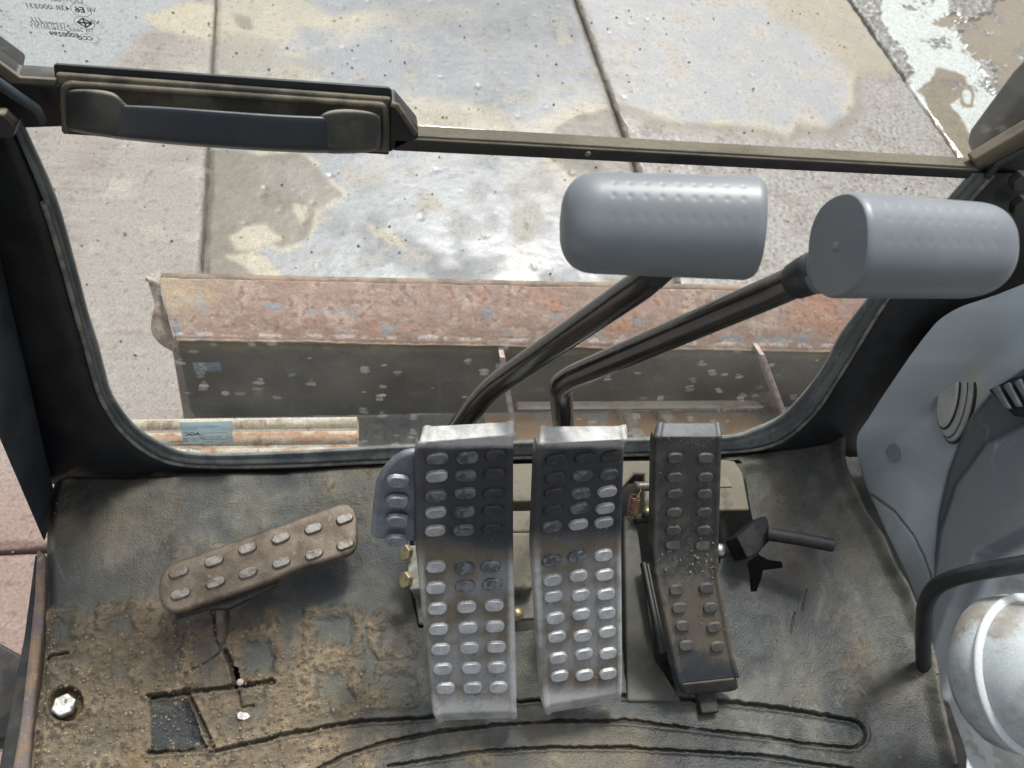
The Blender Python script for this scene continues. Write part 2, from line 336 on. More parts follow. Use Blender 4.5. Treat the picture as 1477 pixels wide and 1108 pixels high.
# ================================================================== THE YARD OUTSIDE
GZ = -.9
def ground_paint(P):
    X, Y_ = P[..., 0], P[..., 1]; px, py = proj(np.stack([X, Y_, np.full_like(X, GZ)], -1))
    wx = X + .06 * fbm(X * 3, Y_ * 3, 5, 11); wy = Y_ + .06 * fbm(X * 3, Y_ * 3, 5, 31)
    qx, qy = proj(np.stack([wx, wy, np.full_like(X, GZ)], -1))
    n1 = fbm(X * 2.2, Y_ * 2.2, 6, 1); n2 = fbm(X * 7, Y_ * 7, 5, 5); n3 = fbm(X * 30, Y_ * 30, 4, 9); st = fbm(X * 5, Y_ * 60, 4, 19); n4 = fbm(X * 60, Y_ * 60, 3, 71)
    one = np.ones(X.shape + (1,))
    tan_, cream, brown = L(192, 182, 156), L(216, 206, 176), L(156, 146, 124)
    c = one * L(168, 177, 187); c = mix(c, one * L(138, 145, 154), ss(.0, .5, n1)); c = mix(c, one * L(196, 194, 188), ss(-.05, .5, n2 - n1 * .6))
    c = mix(c, one * L(205, 196, 172), ss(.22, .42, n2 + n3 * .4) * .6)
    rough = np.full(X.shape, .62)
    ja = 311 - .05 * py; jb = 831 + .355 * py; jc = 1226 + .70 * py
    left = px < ja; right = (px > jb) & (px < jc); far = px >= jc; mid = (px >= ja) & (px <= jb)
    # left slab: pinkish beige, faintly streaked
    cl = one * L(192, 183, 174); cl = mix(cl, one * L(172, 160, 150), ss(0, .5, n1 + st * .5) * .9); cl = mix(cl, one * L(208, 200, 190), ss(.1, .5, n2))
    cl = mix(cl, one * L(184, 150, 138), ss(560, 760, py) * .85)
    sp = sdp(qx, qy, [(-200, -60), (150, -60), (300, 15), (215, 45), (140, 95), (60, 130), (-80, 120), (-200, 90)]); cl = mix(cl, one * L(186, 194, 200), ss(12, -12, sp))
    sp = sdp(qx, qy, [(205, 25), (262, 0), (320, 6), (320, 62), (270, 52), (232, 44)]); cl = mix(cl, one * cream, ss(5, -5, sp))
    c = np.where(left[..., None], cl, c)
    def patch(poly, col, e=5, edge=None, where=None, k=1.):
        nonlocal c
        s = sdp(qx, qy, poly); m_ = ss(e, -e, s) * k
        if where is not None: m_ = m_ * where
        if edge is not None:
            me_ = ss(edge[1], 0, np.abs(s - edge[1] * .3)) * edge[2] * ss(-.15, .2, n2 + .12)
            if where is not None: me_ = me_ * where
            c = mix(c, one * edge[0], me_)
        c = mix(c, one * col, m_)
        if edge is not None: c = mix(c, one * edge[0], me_ * .4)
    # middle slab
    patch([(296, -20), (440, -10), (480, 20), (560, 15), (690, 8), (700, 22), (560, 38), (470, 42), (420, 40), (380, 70), (330, 62), (296, 50)], cream * .95, 8, None, mid, .85)
    patch([(296, 40), (400, 55), (395, 80), (480, 98), (440, 130), (296, 150)], tan_, 12, (cream, 8, .7), mid, .7)
    patch([(330, 22), (352, 22), (348, 42), (332, 38)], L(150, 140, 122), 4, None, mid, .8)
    patch([(560, 135), (640, 140), (700, 150), (760, 172), (800, 160), (840, 150), (880, 140), (930, 150), (900, 175), (800, 190), (700, 200), (560, 190)], cream * .93, 12, None, mid, .8)
    patch([(480, -40), (830, -40), (838, 40), (770, 60), (720, 70), (640, 60), (560, 45)], L(140, 146, 154), 30, None, mid, .65)
    patch([(560, 70), (760, 70), (830, 110), (760, 140), (650, 120), (570, 100)], L(150, 158, 166), 22, None, mid, .6)
    patch([(285, 215), (430, 218), (472, 240), (494, 282), (455, 300), (432, 340), (405, 352), (380, 345), (345, 365), (372, 372), (392, 390), (408, 420), (285, 430)], brown, 3, (cream, 8, .9), mid)
    patch([(390, 232), (450, 238), (470, 268), (462, 290), (410, 290), (380, 262)], L(170, 166, 158), 8, None, mid, .5)
    patch([(326, 335), (350, 324), (376, 324), (402, 340), (380, 350), (350, 357), (332, 352)], cream, 4, None, mid)
    patch([(316, 362), (345, 358), (370, 366), (398, 384), (406, 410), (380, 412), (372, 395), (345, 378)], cream, 4, None, mid)
    patch([(420, 294), (442, 298), (438, 312), (428, 322), (418, 308)], cream, 4, None, mid)
    patch([(520, 320), (570, 338), (595, 366), (570, 358), (540, 345)], cream, 5, None, mid, .8)
    patch([(735, 232), (800, 236), (850, 250), (860, 300), (790, 300), (760, 420), (700, 420), (740, 330)], L(196, 188, 170), 14, None, mid, .55)
    patch([(792, 192), (820, 175), (862, 160), (900, 158), (915, 200), (925, 262), (830, 262), (800, 236), (786, 212)], brown * .98, 3, (cream, 10, .8))
    patch([(820, 405), (880, 400), (960, 400), (960, 440), (800, 440)], L(176, 160, 134), 6, None, mid, .8)
    stn = np.zeros(X.shape)
    for (a, b) in [((798, 62), (862, 66)), ((800, 84), (872, 88)), ((800, 108), (878, 112)), ((806, 128), (880, 132)), ((870, 88), (930, 90)), ((880, 112), (935, 116)), ((860, 60), (920, 62))]:
        stn = np.maximum(stn, ss(6, 0, sdist(qx, qy, [a, b])))
    # right slab
    cr = one * L(190, 194, 198); cr = mix(cr, one * L(204, 196, 186), ss(-.1, .4, n2 + st * .3)); cr = mix(cr, one * L(180, 188, 196), ss(.05, .5, n1) * .8)
    dirty = sdp(qx, qy, [(880, 145), (925, 158), (985, 178), (1040, 180), (1080, 178), (1130, 195), (1150, 180), (1195, 185), (1225, 170), (1238, 130), (1240, 90), (1275, 95), (1300, 60), (1700, 500), (900, 700), (800, 300)])
    grey = mix(one * L(184, 178, 172), one * L(160, 150, 138), ss(-.1, .45, n2 + n3 * .5)); grey = mix(grey, one * L(194, 190, 186), ss(.12, .4, n4 + n3 * .3))
    sp_ = perlin(X * 78, Y_ * 78, 90) + .5 * n4; grey = mix(grey, one * L(110, 102, 92), ss(.22, .55, sp_) * .7); grey = mix(grey, one * L(216, 214, 210), ss(.22, .55, -sp_) * .5)
    cr = mix(cr, one * cream, ss(13, 0, np.abs(dirty - 2)) * .85 * ss(-.3, .1, n2)); cr = mix(cr, one * L(166, 152, 130), ss(6, -6, dirty) * ss(-40, -4, dirty) * .9 + 0); cr = mix(cr, grey, ss(-6, -26, dirty))
    s = sdp(qx, qy, [(1095, -60), (1230, -60), (1250, 20), (1300, 100), (1285, 112), (1235, 108), (1190, 70), (1150, 40), (1110, 25)]); cr = mix(cr, one * L(198, 182, 148), ss(12, -12, s) * .85)
    c = np.where(right[..., None], cr, c)
    c = mix(c, one * L(192, 174, 144), stn * .45)
    c = mix(c, one * L(150, 136, 112), ss(14, 3, np.abs(px - jb) + 8 * n2) * (py < 420) * .7)
    # beyond the third joint: wet ground
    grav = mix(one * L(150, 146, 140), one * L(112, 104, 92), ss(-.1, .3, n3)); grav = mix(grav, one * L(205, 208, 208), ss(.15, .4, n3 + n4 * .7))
    sky_white = one * L(226, 236, 234); mud = one * L(172, 152, 112); mud = mix(mud, one * L(158, 138, 100), ss(-.1, .5, n2))
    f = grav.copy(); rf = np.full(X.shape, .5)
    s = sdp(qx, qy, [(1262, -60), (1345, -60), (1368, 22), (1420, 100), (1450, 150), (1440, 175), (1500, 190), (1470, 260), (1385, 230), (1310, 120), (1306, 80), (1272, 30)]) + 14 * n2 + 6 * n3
    f = mix(f, sky_white, ss(3, -3, s)); rf = np.where(s < 0, .12, rf)  # sky reflection painted in as a pale slurry colour
    s = sdp(qx + 3 * n3, qy, [(1324, 132), (1350, 97), (1372, 100), (1396, 112), (1398, 128), (1380, 140), (1366, 148), (1385, 170), (1400, 196), (1412, 240), (1390, 262), (1345, 170), (1336, 140)])  # dark mirrored silhouette and its ring, painted in muddy water colour
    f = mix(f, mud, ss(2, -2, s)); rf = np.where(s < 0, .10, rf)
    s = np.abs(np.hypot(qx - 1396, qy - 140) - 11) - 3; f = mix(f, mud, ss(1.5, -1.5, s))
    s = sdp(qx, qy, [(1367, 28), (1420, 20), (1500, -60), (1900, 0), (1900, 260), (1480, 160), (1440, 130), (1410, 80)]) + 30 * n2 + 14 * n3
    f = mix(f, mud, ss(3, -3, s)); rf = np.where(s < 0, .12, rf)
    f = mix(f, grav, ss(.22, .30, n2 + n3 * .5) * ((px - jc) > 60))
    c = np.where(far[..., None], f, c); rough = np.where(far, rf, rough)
    # pits and specks
    pit = ss(.42, .58, fbm(X * 22, Y_ * 22, 3, 44)) * (~far); c = mix(c, one * L(120, 108, 92), pit * .4)
    c = mix(c, c * .62, ss(.24, .46, n4 + .25 * n2) * .7)
    c = mix(c, c * 1.12, ss(.18, .4, n3) * .6)
    # the wash that lies over the blue-grey wet stains is smoother
    rough = np.where(~far & ~left, .30 + .28 * ss(-.2, .3, n2 + .4 * n1), rough)
    relief = n3 * .0006 + n4 * .0004 + np.where(left, st * .0016, 0) - pit * .0025
    relief = np.where(far, np.where(rf < .3, -.004, .004 + n3 * .010), relief)
    lum = c.mean(-1, keepdims=True); c = lum + (c - lum) * .85; c = c * np.array([1.02, 1., .965])
    return c * .385 * (c.mean(-1, keepdims=True) / .42) ** .35, rough, relief
ground = thing('ground', 'yard', 'x'); del ground['category']; del ground['label']; ground['kind'] = 'structure'
base = new('subsoil', [(-40, -30, GZ - .03), (40, -30, GZ - .03), (40, 60, GZ - .03), (-40, 60, GZ - .03)], [(0, 1, 2, 3)], JOINT, ground, False)
def gx(px0, y):       # ground x of a joint line given by its pixel columns
    return px0[0] + (y - 2.6) * px0[1]
JA, JB, JC = (-.455, -.049), (.895, -.060), (2.215, -.090)
def slab(xl, xr, y0, y1, step=.0065, name='concrete_slab'):
    nu = max(2, int((gx(xr, 2) - gx(xl, 2)) / step)); nv = int((y1 - y0) / step)
    y = np.linspace(y0, y1, nv)[:, None] * np.ones((1, nu)); t = np.linspace(0, 1, nu)[None, :]
    x = gx(xl, y) * (1 - t) + gx(xr, y) * t; P = np.stack([x, y, np.full_like(x, GZ)], -1)
    P[..., 0] += .003 * fbm(P[..., 0] * 0 + t * 3, P[..., 1] * 18, 4, 6) * (2 * np.abs(t - .5)) ** 4
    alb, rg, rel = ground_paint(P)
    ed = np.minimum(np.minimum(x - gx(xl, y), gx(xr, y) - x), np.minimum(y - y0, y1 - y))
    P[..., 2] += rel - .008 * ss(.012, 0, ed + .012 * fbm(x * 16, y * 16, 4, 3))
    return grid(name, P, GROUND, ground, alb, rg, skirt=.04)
def off(j, d): return (j[0] + d, j[1])
slab(off(JA, -.95), off(JA, -.005), .652, 3.75)
slab(off(JA, -.95), off(JA, -.005), -.9, .64)
slab(off(JA, .005), off(JB, -.006), .62, 3.75)
slab(off(JA, .005), off(JB, -.006), -.9, .61, .02)
slab(off(JB, .006), off(JC, -.006), .62, 3.75)
slab(off(JB, .006), off(JC, -.006), -.9, .61, .02)
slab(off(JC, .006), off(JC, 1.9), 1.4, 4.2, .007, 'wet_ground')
for x0, x1, y0, y1 in [(-9, -1.42, -5, 3.75), (-9, 9, 3.765, 14), (4.4, 14, -5, 3.75)]:
    new('concrete_slab', [(x0, y0, GZ - .004), (x1, y0, GZ - .004), (x1, y1, GZ - .004), (x0, y1, GZ - .004)], [(0, 1, 2, 3)], FARG, ground, False)

# ------------------------------------------------------------------ blade lying in front of the cab
BY, BZB = .95, -.55
blade = thing('dozer_blade', 'rusty steel dozer blade with curled left edge in front of the window', 'blade', (.5, .95, GZ))
lip = lambda px: onp(px, 412 + (px - 600) * .020, (0, 1.05, 0), (0, 1, 0)); bend = lambda px: onp(px, 498 + (px - 600) * .016, (0, .93, 0), (0, 1, 0))
def blade_grid(name, rows, m, th, parent):
    P = np.array(rows); nv, nu = P.shape[:2]; return P
xs = np.linspace(262, 1330, 90)
tsx = np.linspace(0, 1, 90); xA, xB, xC = 232 + tsx * 1100, 257 + tsx * 1075, 276 + tsx * 1060
r0 = np.array([lip(p) for p in xA]); r1 = np.array([bend(p) for p in xB]); r2 = np.array([onp(p, 590, (0, .965, 0), (0, 1, 0)) for p in xC]); r2[:, 2] = GZ + .01
def loft(name, rows, m, parent, n=10, bulge=None, wob=.0):
    R_ = []
    for a, b in zip(rows[:-1], rows[1:]):
        for k in range(n): R_.append(a + (b - a) * k / n)
    R_.append(rows[-1]); P = np.array(R_)
    if bulge: 
        t = np.linspace(0, 1, len(P)); P[..., 1] -= (bulge * np.sin(t * math.pi))[:, None]
    if wob: P[..., 2] += wob * fbm(P[..., 0] * 14, P[..., 1] * 14 + P[..., 2] * 9, 4, 77)
    o = grid(name, P, m, parent); s = o.modifiers.new('solid', 'SOLIDIFY'); s.thickness = .012; s.offset = -1 if name != 'curved_plate' else 0; return o
RUSTA = mat('rusted painted steel', (1, 1, 1), attr=True, bump=.5, bscale=130, grain=.20, gscale=260)
def painted_loft(name, ra, rb, nrow, paint, bulge, parent=blade, ncol=520):
    tq_ = np.linspace(0, 1, ncol); t0 = np.linspace(0, 1, len(ra)); ia = np.stack([np.interp(tq_, t0, ra[:, k]) for k in range(3)], -1); ib = np.stack([np.interp(tq_, t0, rb[:, k]) for k in range(3)], -1)
    v_ = np.linspace(0, 1, nrow)[:, None, None]; P = ia[None] * (1 - v_) + ib[None] * v_; P[..., 1] -= bulge * np.sin(v_[..., 0] * math.pi)
    P[..., 2] += .004 * fbm(P[..., 0] * 9, v_[..., 0] * 2 + P[..., 0] * 0, 4, 77); px, py = proj(P)
    X_ = P[..., 0]; Y2 = v_[..., 0] * np.linalg.norm(rb[0] - ra[0]) + 0 * X_
    alb, rg = paint(X_, Y2, v_[..., 0] + 0 * X_, px, py); o = grid(name, P, RUSTA, parent, alb, rg); s_ = o.modifiers.new('solid', 'SOLIDIFY'); s_.thickness = .012; s_.offset = -1; return o
def pr(X_, Y2, v_, px, py):
    n1, n2, n3 = fbm(X_ * 6, Y2 * 9, 5, 201), fbm(X_ * 22, Y2 * 26, 5, 202), fbm(X_ * 70, Y2 * 70, 4, 203); one = np.ones(X_.shape + (1,))
    c = mix(one * L(150, 122, 108), one * L(176, 154, 138), ss(-.1, .35, n2 + .4 * n1)); c = mix(c, one * L(168, 118, 88), ss(.05, .4, n2 * .6 - n1) * .7)
    c = mix(c, one * L(120, 88, 76), ss(.12, .4, n3 + .5 * n2) * .8); c = mix(c, one * L(124, 142, 152), ss(.20, .32, fbm(X_ * 15, Y2 * 26, 5, 204) + .10 * ss(.3, .8, v_) - .14) * .7)
    c = mix(c, one * L(176, 160, 130), ss(360, 250, px) * ss(.7, .2, v_) * .7); c = mix(c, one * L(96, 122, 142), ss(1, 0, np.hypot((px - 256) / 9, (py - 478) / 26)) * .9)
    w_ = ss(.06, .0, np.abs(v_ - .86 + .05 * n2)) * ss(-.1, .25, n2 + n3); c = mix(c, one * L(214, 208, 200), w_ * .8)
    sc = ss(.03, 0, np.abs(fbm(X_ * 30 + Y2 * 60, Y2 * 40, 2, 205))) * ss(.05, .3, fbm(X_ * 8, Y2 * 8, 3, 206)); c = mix(c, one * L(205, 196, 188), sc * .5)
    c = mix(c, one * L(120, 92, 84), ss(.03, .0, np.abs(v_ - .93)) * .8); c = mix(c, one * L(196, 172, 126), ss(.96, .985, v_ + .03 * n2) * .7)
    return c * .72, np.clip(.66 + .2 * n2, .3, .9)
def pk(X_, Y2, v_, px, py):
    n1, n2, n3 = fbm(X_ * 5, Y2 * 7, 5, 211), fbm(X_ * 20, Y2 * 24, 5, 212), fbm(X_ * 80, Y2 * 80, 4, 213); one = np.ones(X_.shape + (1,))
    c = mix(one * L(50, 53, 48), one * L(78, 76, 62), ss(-.15, .35, n1 + .5 * n2)); c = mix(c, one * L(110, 96, 70), ss(.15, .45, n2 + .1 * ss(800, 1000, px)) * .7); c = mix(c, one * L(96, 84, 66), ss(760, 1010, px) * .45)
    c = mix(c, one * L(122, 112, 88), ss(.30, .5, n3 + .3 * n2) * .7); c = mix(c, one * L(150, 132, 92), ss(.10, .0, v_ + .12 * n2) * .8); c = mix(c, one * L(26, 28, 27), ss(.15, .4, -n2 - .3 * n1) * .6)
    c = mix(c, one * L(110, 116, 112), ss(.5, .0, np.abs(px - (430 + 10 * n2 * 8)) / 14) * .35 + ss(1, .0, np.abs(px - 633) / 5) * ss(.2, .6, v_) * .5)
    return c * np.array([.44, .42, .40]), np.clip(.6 + .2 * n2, .3, .9)
painted_loft('curved_plate', r0, r1, 70, pr, .012)
painted_loft('back_plate', r1 + np.array([0, .004, -.004]), r2, 70, pk, 0)
top = np.array([onp(p, 407 + (p - 600) * .020, (0, 1.06, 0), (0, 1, 0)) for p in xA])
ed_ = [r0 + np.array([0, .0, -.001]), top + np.array([0, .012, .0])]; ed_[1][:, 2] += .003 * fbm(xs * .03, xs * 0, 4, 5) - .002
o = grid('cutting_edge', np.array([ed_[0], (ed_[0] + ed_[1]) / 2 + np.array([0, 0, .006]), ed_[1]]), RUSTD, blade); s = o.modifiers.new('solid', 'SOLIDIFY'); s.thickness = .014
# curled end plate at the left
eo = dens([(211, 398), (217, 418), (223, 440), (219, 458), (218, 476), (228, 494), (250, 507)], 6); ei = dens([(216, 400), (228, 412), (237, 440), (243, 460), (248, 478), (253, 494), (260, 509)], 6)
rows = []
for f in np.linspace(0, 1, 9):
    q = []
    for k, (a, b) in enumerate(zip(eo, ei)):
        p = a * (1 - f) + b * f; yy_ = 1.06 - .12 * k / (len(eo) - 1); w3 = onp(p[0], p[1], (0, yy_, 0), (0, 1, 0)); w3[2] += .018 * math.sin(f * math.pi) * ss(2, 20, k) + .002 * math.sin(k * .5); q.append(w3)
    rows.append(q)
o = grid('end_curl', np.array(rows), mat('worn rust curl', (.26, .19, .14), c2=(.42, .36, .30), scale=26, c3=(.13, .09, .07), scale3=60, thr3=(.5, .65), rough=.55, bump=.4, bscale=200), blade); q = o.modifiers.new('solid', 'SOLIDIFY'); q.thickness = .01
prism('end_post', [onp(x, y, (0, .95, 0), (0, 1, 0)) for x, y in [(248, 505), (262, 505), (282, 606), (266, 612)]], (0, -1, 0), .04, mat('brown worn end post', (.17, .14, .11), c2=(.26, .22, .18), scale=24, rough=.7, stretch=(1, 1, .2)), blade, b=.004)
for x0, y0, x1, y1, wd in [(722, 502, 744, 640, 9), (1092, 500, 1134, 610, 9)]:
    a = onp(x0, y0, (0, .925, 0), (0, 1, 0)); b = onp(x1, y1, (0, .85, 0), (0, 1, 0)); d = b - a; L_ = np.linalg.norm(d)
    box('gusset_rib', (a + b) / 2, [EX, d, np.cross(EX, d)], [.012, L_, .06], PINKEDGE, blade)
# box frame at the foot of the blade
fz = -.80
P4 = lambda l, z=fz: [atz(x, y, z) for x, y in l]
prism('flange_strip', P4([(745, 579), (1088, 577), (1104, 586), (747, 588)], fz + .04), EZ, .012, PALESTEEL, blade, b=.002)
prism('foot_plate', P4([(700, 596), (1150, 594), (1175, 668), (700, 670)], fz - .03), EZ, .02, FRAMEB, blade, b=.002)
for l in [[(893, 585), (908, 584), (936, 636), (918, 642)], [(944, 583), (958, 582), (988, 620), (972, 626)]]:
    prism('diagonal_brace', P4(l, fz), EZ, .05, PALESTEEL, blade, b=.003)
prism('lower_rail', P4([(905, 632), (1060, 626), (1062, 640), (905, 650)], fz), EZ, .03, PALESTEEL, blade, b=.002)
prism('arm_plate', P4([(1092, 566), (1120, 562), (1140, 610), (1118, 622)], fz + .02), EZ, .03, RUSTD, blade, b=.003)
dec = prism('decal', [onp(x, y, (0, .928, 0), (0, 1, 0)) for x, y in [(275, 511), (314, 510), (320, 535), (281, 537)]], (0, -1, 0), .001, BLUEST2, blade, b=0)
text('decal_letter', 'S', onp(288, 533, (0, .926, 0), (0, 1, 0)), EX, EZ, .036, PRINTW, dec, mirror=False)
# pale steel track guard under the lower left corner of the glass
tg = thing('track_guard', 'pale rust streaked steel strip outside the lower left corner of the glass', 'guard', atz(360, 630, -.3))
G = lambda x, y, z=-.3: atz(x, y, z)
rowsg = [(606, .0), (612, .004), (618, -.001), (626, -.002), (630, .007), (636, .008), (640, .0), (648, -.003), (652, .004), (656, -.006)]
ya_ = np.array([q[0] for q in rowsg]); za_ = np.array([q[1] for q in rowsg]); yq = np.linspace(606, 656, 50); xq = np.linspace(165, 515, 300)
gp = np.array([[G(x, y + (515 - x) * .012) + np.array([0, 0, np.interp(y, ya_, za_)]) for x in xq] for y in yq])
gX = gp[..., 0]; gY = gp[..., 1]; n1, n2 = fbm(gX * 25, gY * 60, 5, 301), fbm(gX * 80, gY * 90, 4, 302); one = np.ones(gX.shape + (1,)); yg = yq[:, None] + 0 * gX
c = mix(one * L(205, 196, 176), one * L(176, 160, 134), ss(-.1, .4, n1)); c = mix(c, one * L(150, 138, 118), ss(9, 2, np.abs(yg - 619 + 5 * n1)) * .8); c = mix(c, one * L(176, 122, 82), ss(5, 1, np.abs(yg - 633 + 6 * n1)) * .85)
c = mix(c, one * L(196, 140, 100), ss(.12, .3, n1 + n2 * .4) * ss(10, 2, np.abs(yg - 647)) * .8); c = mix(c, one * L(222, 214, 196), ss(3, 0, np.abs(yg - 607)) * .8); c = mix(c, one * L(120, 100, 80), ss(.25, .45, n2 + .4 * n1) * .7)
o = grid('ridged_plate', gp, RUSTA, tg, c * .56, np.full(gX.shape, .7)); s = o.modifiers.new('solid', 'SOLIDIFY'); s.thickness = .006; s.offset = -1
tube('end_bead', [np.array(gp)[i, -1] + np.array([0, 0, -.001]) for i in range(0, 50, 7)], .003, RUSTD, tg, 10)

# ================================================================== THE CAB
W0 = np.array([0, .40, .03]); WU = unit([0, .07, .39]); WN = unit([0, -.39, .07])
def W(px, py, o=0.): return onp(px, py, W0 + WN * o, WN)
cab = thing('cab_frame', 'black steel window frame and pillars around the lower cab glass', 'cab frame', (0, .4, 0))
sin_ = [(33, 172), (37, 185), (81, 284), (108, 378), (126, 447), (140, 492), (151, 535), (162, 569), (195, 614), (240, 642), (284, 654), (406, 652), (569, 643), (744, 637), (939, 632), (1048, 629), (1088, 618), (1129, 598), (1161, 565), (1190, 525), (1214, 480), (1251, 431), (1300, 370), (1360, 295), (1400, 250)]
sout = [(12, 172), (18, 185), (62, 290), (90, 380), (110, 452), (124, 500), (136, 545), (150, 582), (181, 626), (227, 659), (284, 671), (406, 671), (569, 664), (744, 659), (939, 654), (1050, 651), (1104, 644), (1141, 626), (1178, 590), (1206, 548), (1236, 500), (1279, 431), (1330, 368), (1392, 295), (1432, 250)]
si, so_ = dens(sin_), dens(sout)
rows = []
for f, h in [(-.05, -.012), (0, .000), (.08, .004), (.22, .0055), (.36, .004), (.42, .0052), (.6, .008), (.78, .007), (.84, .0085), (.95, .006), (1.0, .001), (1.0, -.01)]:
    rows.append([W(*(a * (1 - f) + b * f), h) + 0 for a, b in zip(si, so_)])
sl = grid('rubber_seal', np.array(rows), RUBBER, cab)
wob = fbm(np.arange(len(si)) * .35, np.zeros(len(si)), 3, 8)
# frame sheet outside the seal
fout = [(-140, 172), (-130, 200), (-110, 300), (-90, 380), (-60, 452), (-40, 500), (-14, 545), (16, 600), (64, 676), (100, 715), (200, 735), (350, 735), (540, 735), (744, 735), (939, 735), (1060, 735), (1150, 730), (1250, 720), (1330, 690), (1400, 600), (1480, 540), (1560, 470), (1600, 368), (1620, 295), (1620, 250)]
fo = dens(fout); rows = []
for f, h in [(0, -.03), (0, .0045), (.03, .007), (.06, .008), (.14, .008), (.22, .006), (.5, .004), (1, .004), (1, -.03)]:
    q = []
    for a, b in zip(so_, fo):
        p = W(*(a * (1 - f) + b * f), h)
        if p[2] < -.03: p = atz(*(a * (1 - f) + b * f), -.03) * 0 + np.array([p[0], .395 + h * 0, -.03])
        q.append(p)
    rows.append(q)
fs = grid('window_surround', np.array(rows), BLACK, cab)
wp = []
for p in so_: wp.append(W(p[0], p[1] + 1.5, .0085))
tube('seal_lip', wp[8:], .0022, mat('pale worn seal lip', (.23, .225, .19), c2=(.12, .12, .11), scale=60, rough=.6), cab, 8)
pane = prism('glass_pane', [W(*(np.array(a) * .97 + np.array(b) * .03), -.002) for a, b in zip(sin_, sout)][::1] , WN, .004, GL1, cab, b=0, smooth=False)
# pillars
def pill(name, foot, headpx, yy, m, parent):
    pass
zt = .62
def hull_pillar(name, bot, topp, m, parent, b=.006):
    n = len(bot); v = [np.array(p, float) for p in bot] + [np.array(p, float) for p in topp]
    f = [list(range(n))[::-1], list(range(n, 2 * n))] + [[i, (i + 1) % n, (i + 1) % n + n, i + n] for i in range(n)]
    o = new(name, v, f, m, parent, True)
    bm = bmesh.new(); bm.from_mesh(o.data); bmesh.ops.recalc_face_normals(bm, faces=bm.faces); bm.to_mesh(o.data); bm.free()
    return bev(o, b, 3)
lb = atz(57, 772, .0); lr = atz(78, 694, .0)
lt = aty(0, 642, .335); dl = (lt - lb) / (lt[2] - lb[2]); lb2 = lb + dl * (-.03); lt2 = lb + dl * zt
rt = W(0, 352, .008); dr = (rt - lr) / (rt[2] - lr[2]); lr2 = lr + dr * (-.03); lr3 = lr + dr * zt
hull_pillar('pillar', [lb2, lr2, lr2 + np.array([-.03, .03, 0])], [lt2, lr3, lr3 + np.array([-.03, .03, 0])],
            mat('scuffed black plastic pillar', (.018, .022, .027), c2=(.035, .042, .050), scale=14, c3=(.2, .2, .18), scale3=24, thr3=(.70, .78), rough=.5, bump=.1), cab, .008)
rb = W(1245, 660, -.03); rt_ = W(1520, 330, -.03)
hull_pillar('pillar', [rb + np.array([0, -.02, -.05]), rb + np.array([.16, -.02, -.05]), rb + np.array([.16, .04, -.05]), rb + np.array([0, .005, -.05])],
            [rt_ + np.array([0, -.02, .2]), rt_ + np.array([.16, -.02, .2]), rt_ + np.array([.16, .04, .2]), rt_ + np.array([0, .005, .2])], BLACK, cab, .006)
# rusty door sill along the mat's left edge
s0 = [atz(56, 800, .002), atz(62, 1130, .002)]
silp = [(52, 790), (66, 800), (62, 900), (52, 980), (44, 1060), (40, 1125), (14, 1125), (28, 1040), (42, 920), (48, 860)]
prism('door_sill', [atz(x, y, -.006) for x, y in silp], EZ, .05, SILL, cab, b=.004)
prism('sill_edge_strip', [atz(x, y, -.020) for x, y in [(50, 800), (56, 800), (46, 920), (34, 1020), (20, 1130), (-6, 1130), (14, 1020), (34, 920)]], EZ, .05, DARKHOLE, cab, b=.003)
prism('floor_pan', [(-.34, -.15, -.06), (.70, -.15, -.06), (.70, .42, -.06), (-.30, .42, -.06)], EZ, .02, DARKHOLE, cab, b=0)

# markings on the lower glass (seen from inside, so reversed)
stk = prism('film_sticker', [W(x, y, .0006) for x, y in [(259, 610), (335, 608), (336, 639), (264, 640)]], WN, .0006, BLUEST, pane, b=0)
UX = np.array([1., 0, 0])
def wt(s, x, y, size, m=PRINT, bold=0., par=pane, hh=.0014): return text('glass_marking', s, W(x, y, hh), UX, WU, size, m, par, True, bold)
def ring(name, c, ux, uy, rx, ry, th, m, parent, n=32):
    V = []; Fc = []
    for i in range(n):
        a = 2 * math.pi * i / n; d = np.array(ux) * math.cos(a) * rx + np.array(uy) * math.sin(a) * ry
        V += [c + d, c + d * (1 - th / rx)]
    for i in range(n): j = (i + 1) % n; Fc.append((2 * i, 2 * i + 1, 2 * j + 1, 2 * j))
    return new(name, V, Fc, m, parent, False)
wt('AGC', 289, 628, .0072, bold=.03)
wt('DOT 581  M85', 296, 633.5, .0034); wt('43R-001041', 272, 637.5, .0037, bold=.01); wt('TEMPERED', 258, 619, .0034); wt('TIS 2602-2556(2013)', 293, 642, .0031); wt('E000289', 278, 647, .0037)
wt('4', 271, 650, .003); wt('4', 263, 654, .003); wt('EXCC', 310, 616.5, .0047, PRINTL); wt('IH SO HO', 319, 632, .0049, PRINTL); wt('1 08', 329, 638.5, .003, PRINTL); wt('SAFETY', 308, 638.5, .003, PRINTL)
for (x, y, rx, ry) in [(278, 617, .0034, .0022), (280, 635, .0042, .0020), (288, 647, .0046, .0022), (238, 642, .0040, .0024), (300, 615, .010, .0026)]:
    ring('glass_marking', W(x, y, .0015), UX, WU, rx, ry, .0005, PRINT if x < 295 else PRINTL, pane)
for l in [[(291, 625), (328, 624), (328, 633.5), (291, 634.5)]]:
    q = [W(x, y, .0013) for x, y in l]; tube('glass_marking', q + [q[0]], .0003, PRINTL, pane, 4, cap=False)
wt('CCC', 291, 649, .0045, bold=.02); wt('E6', 283, 637, .0036)

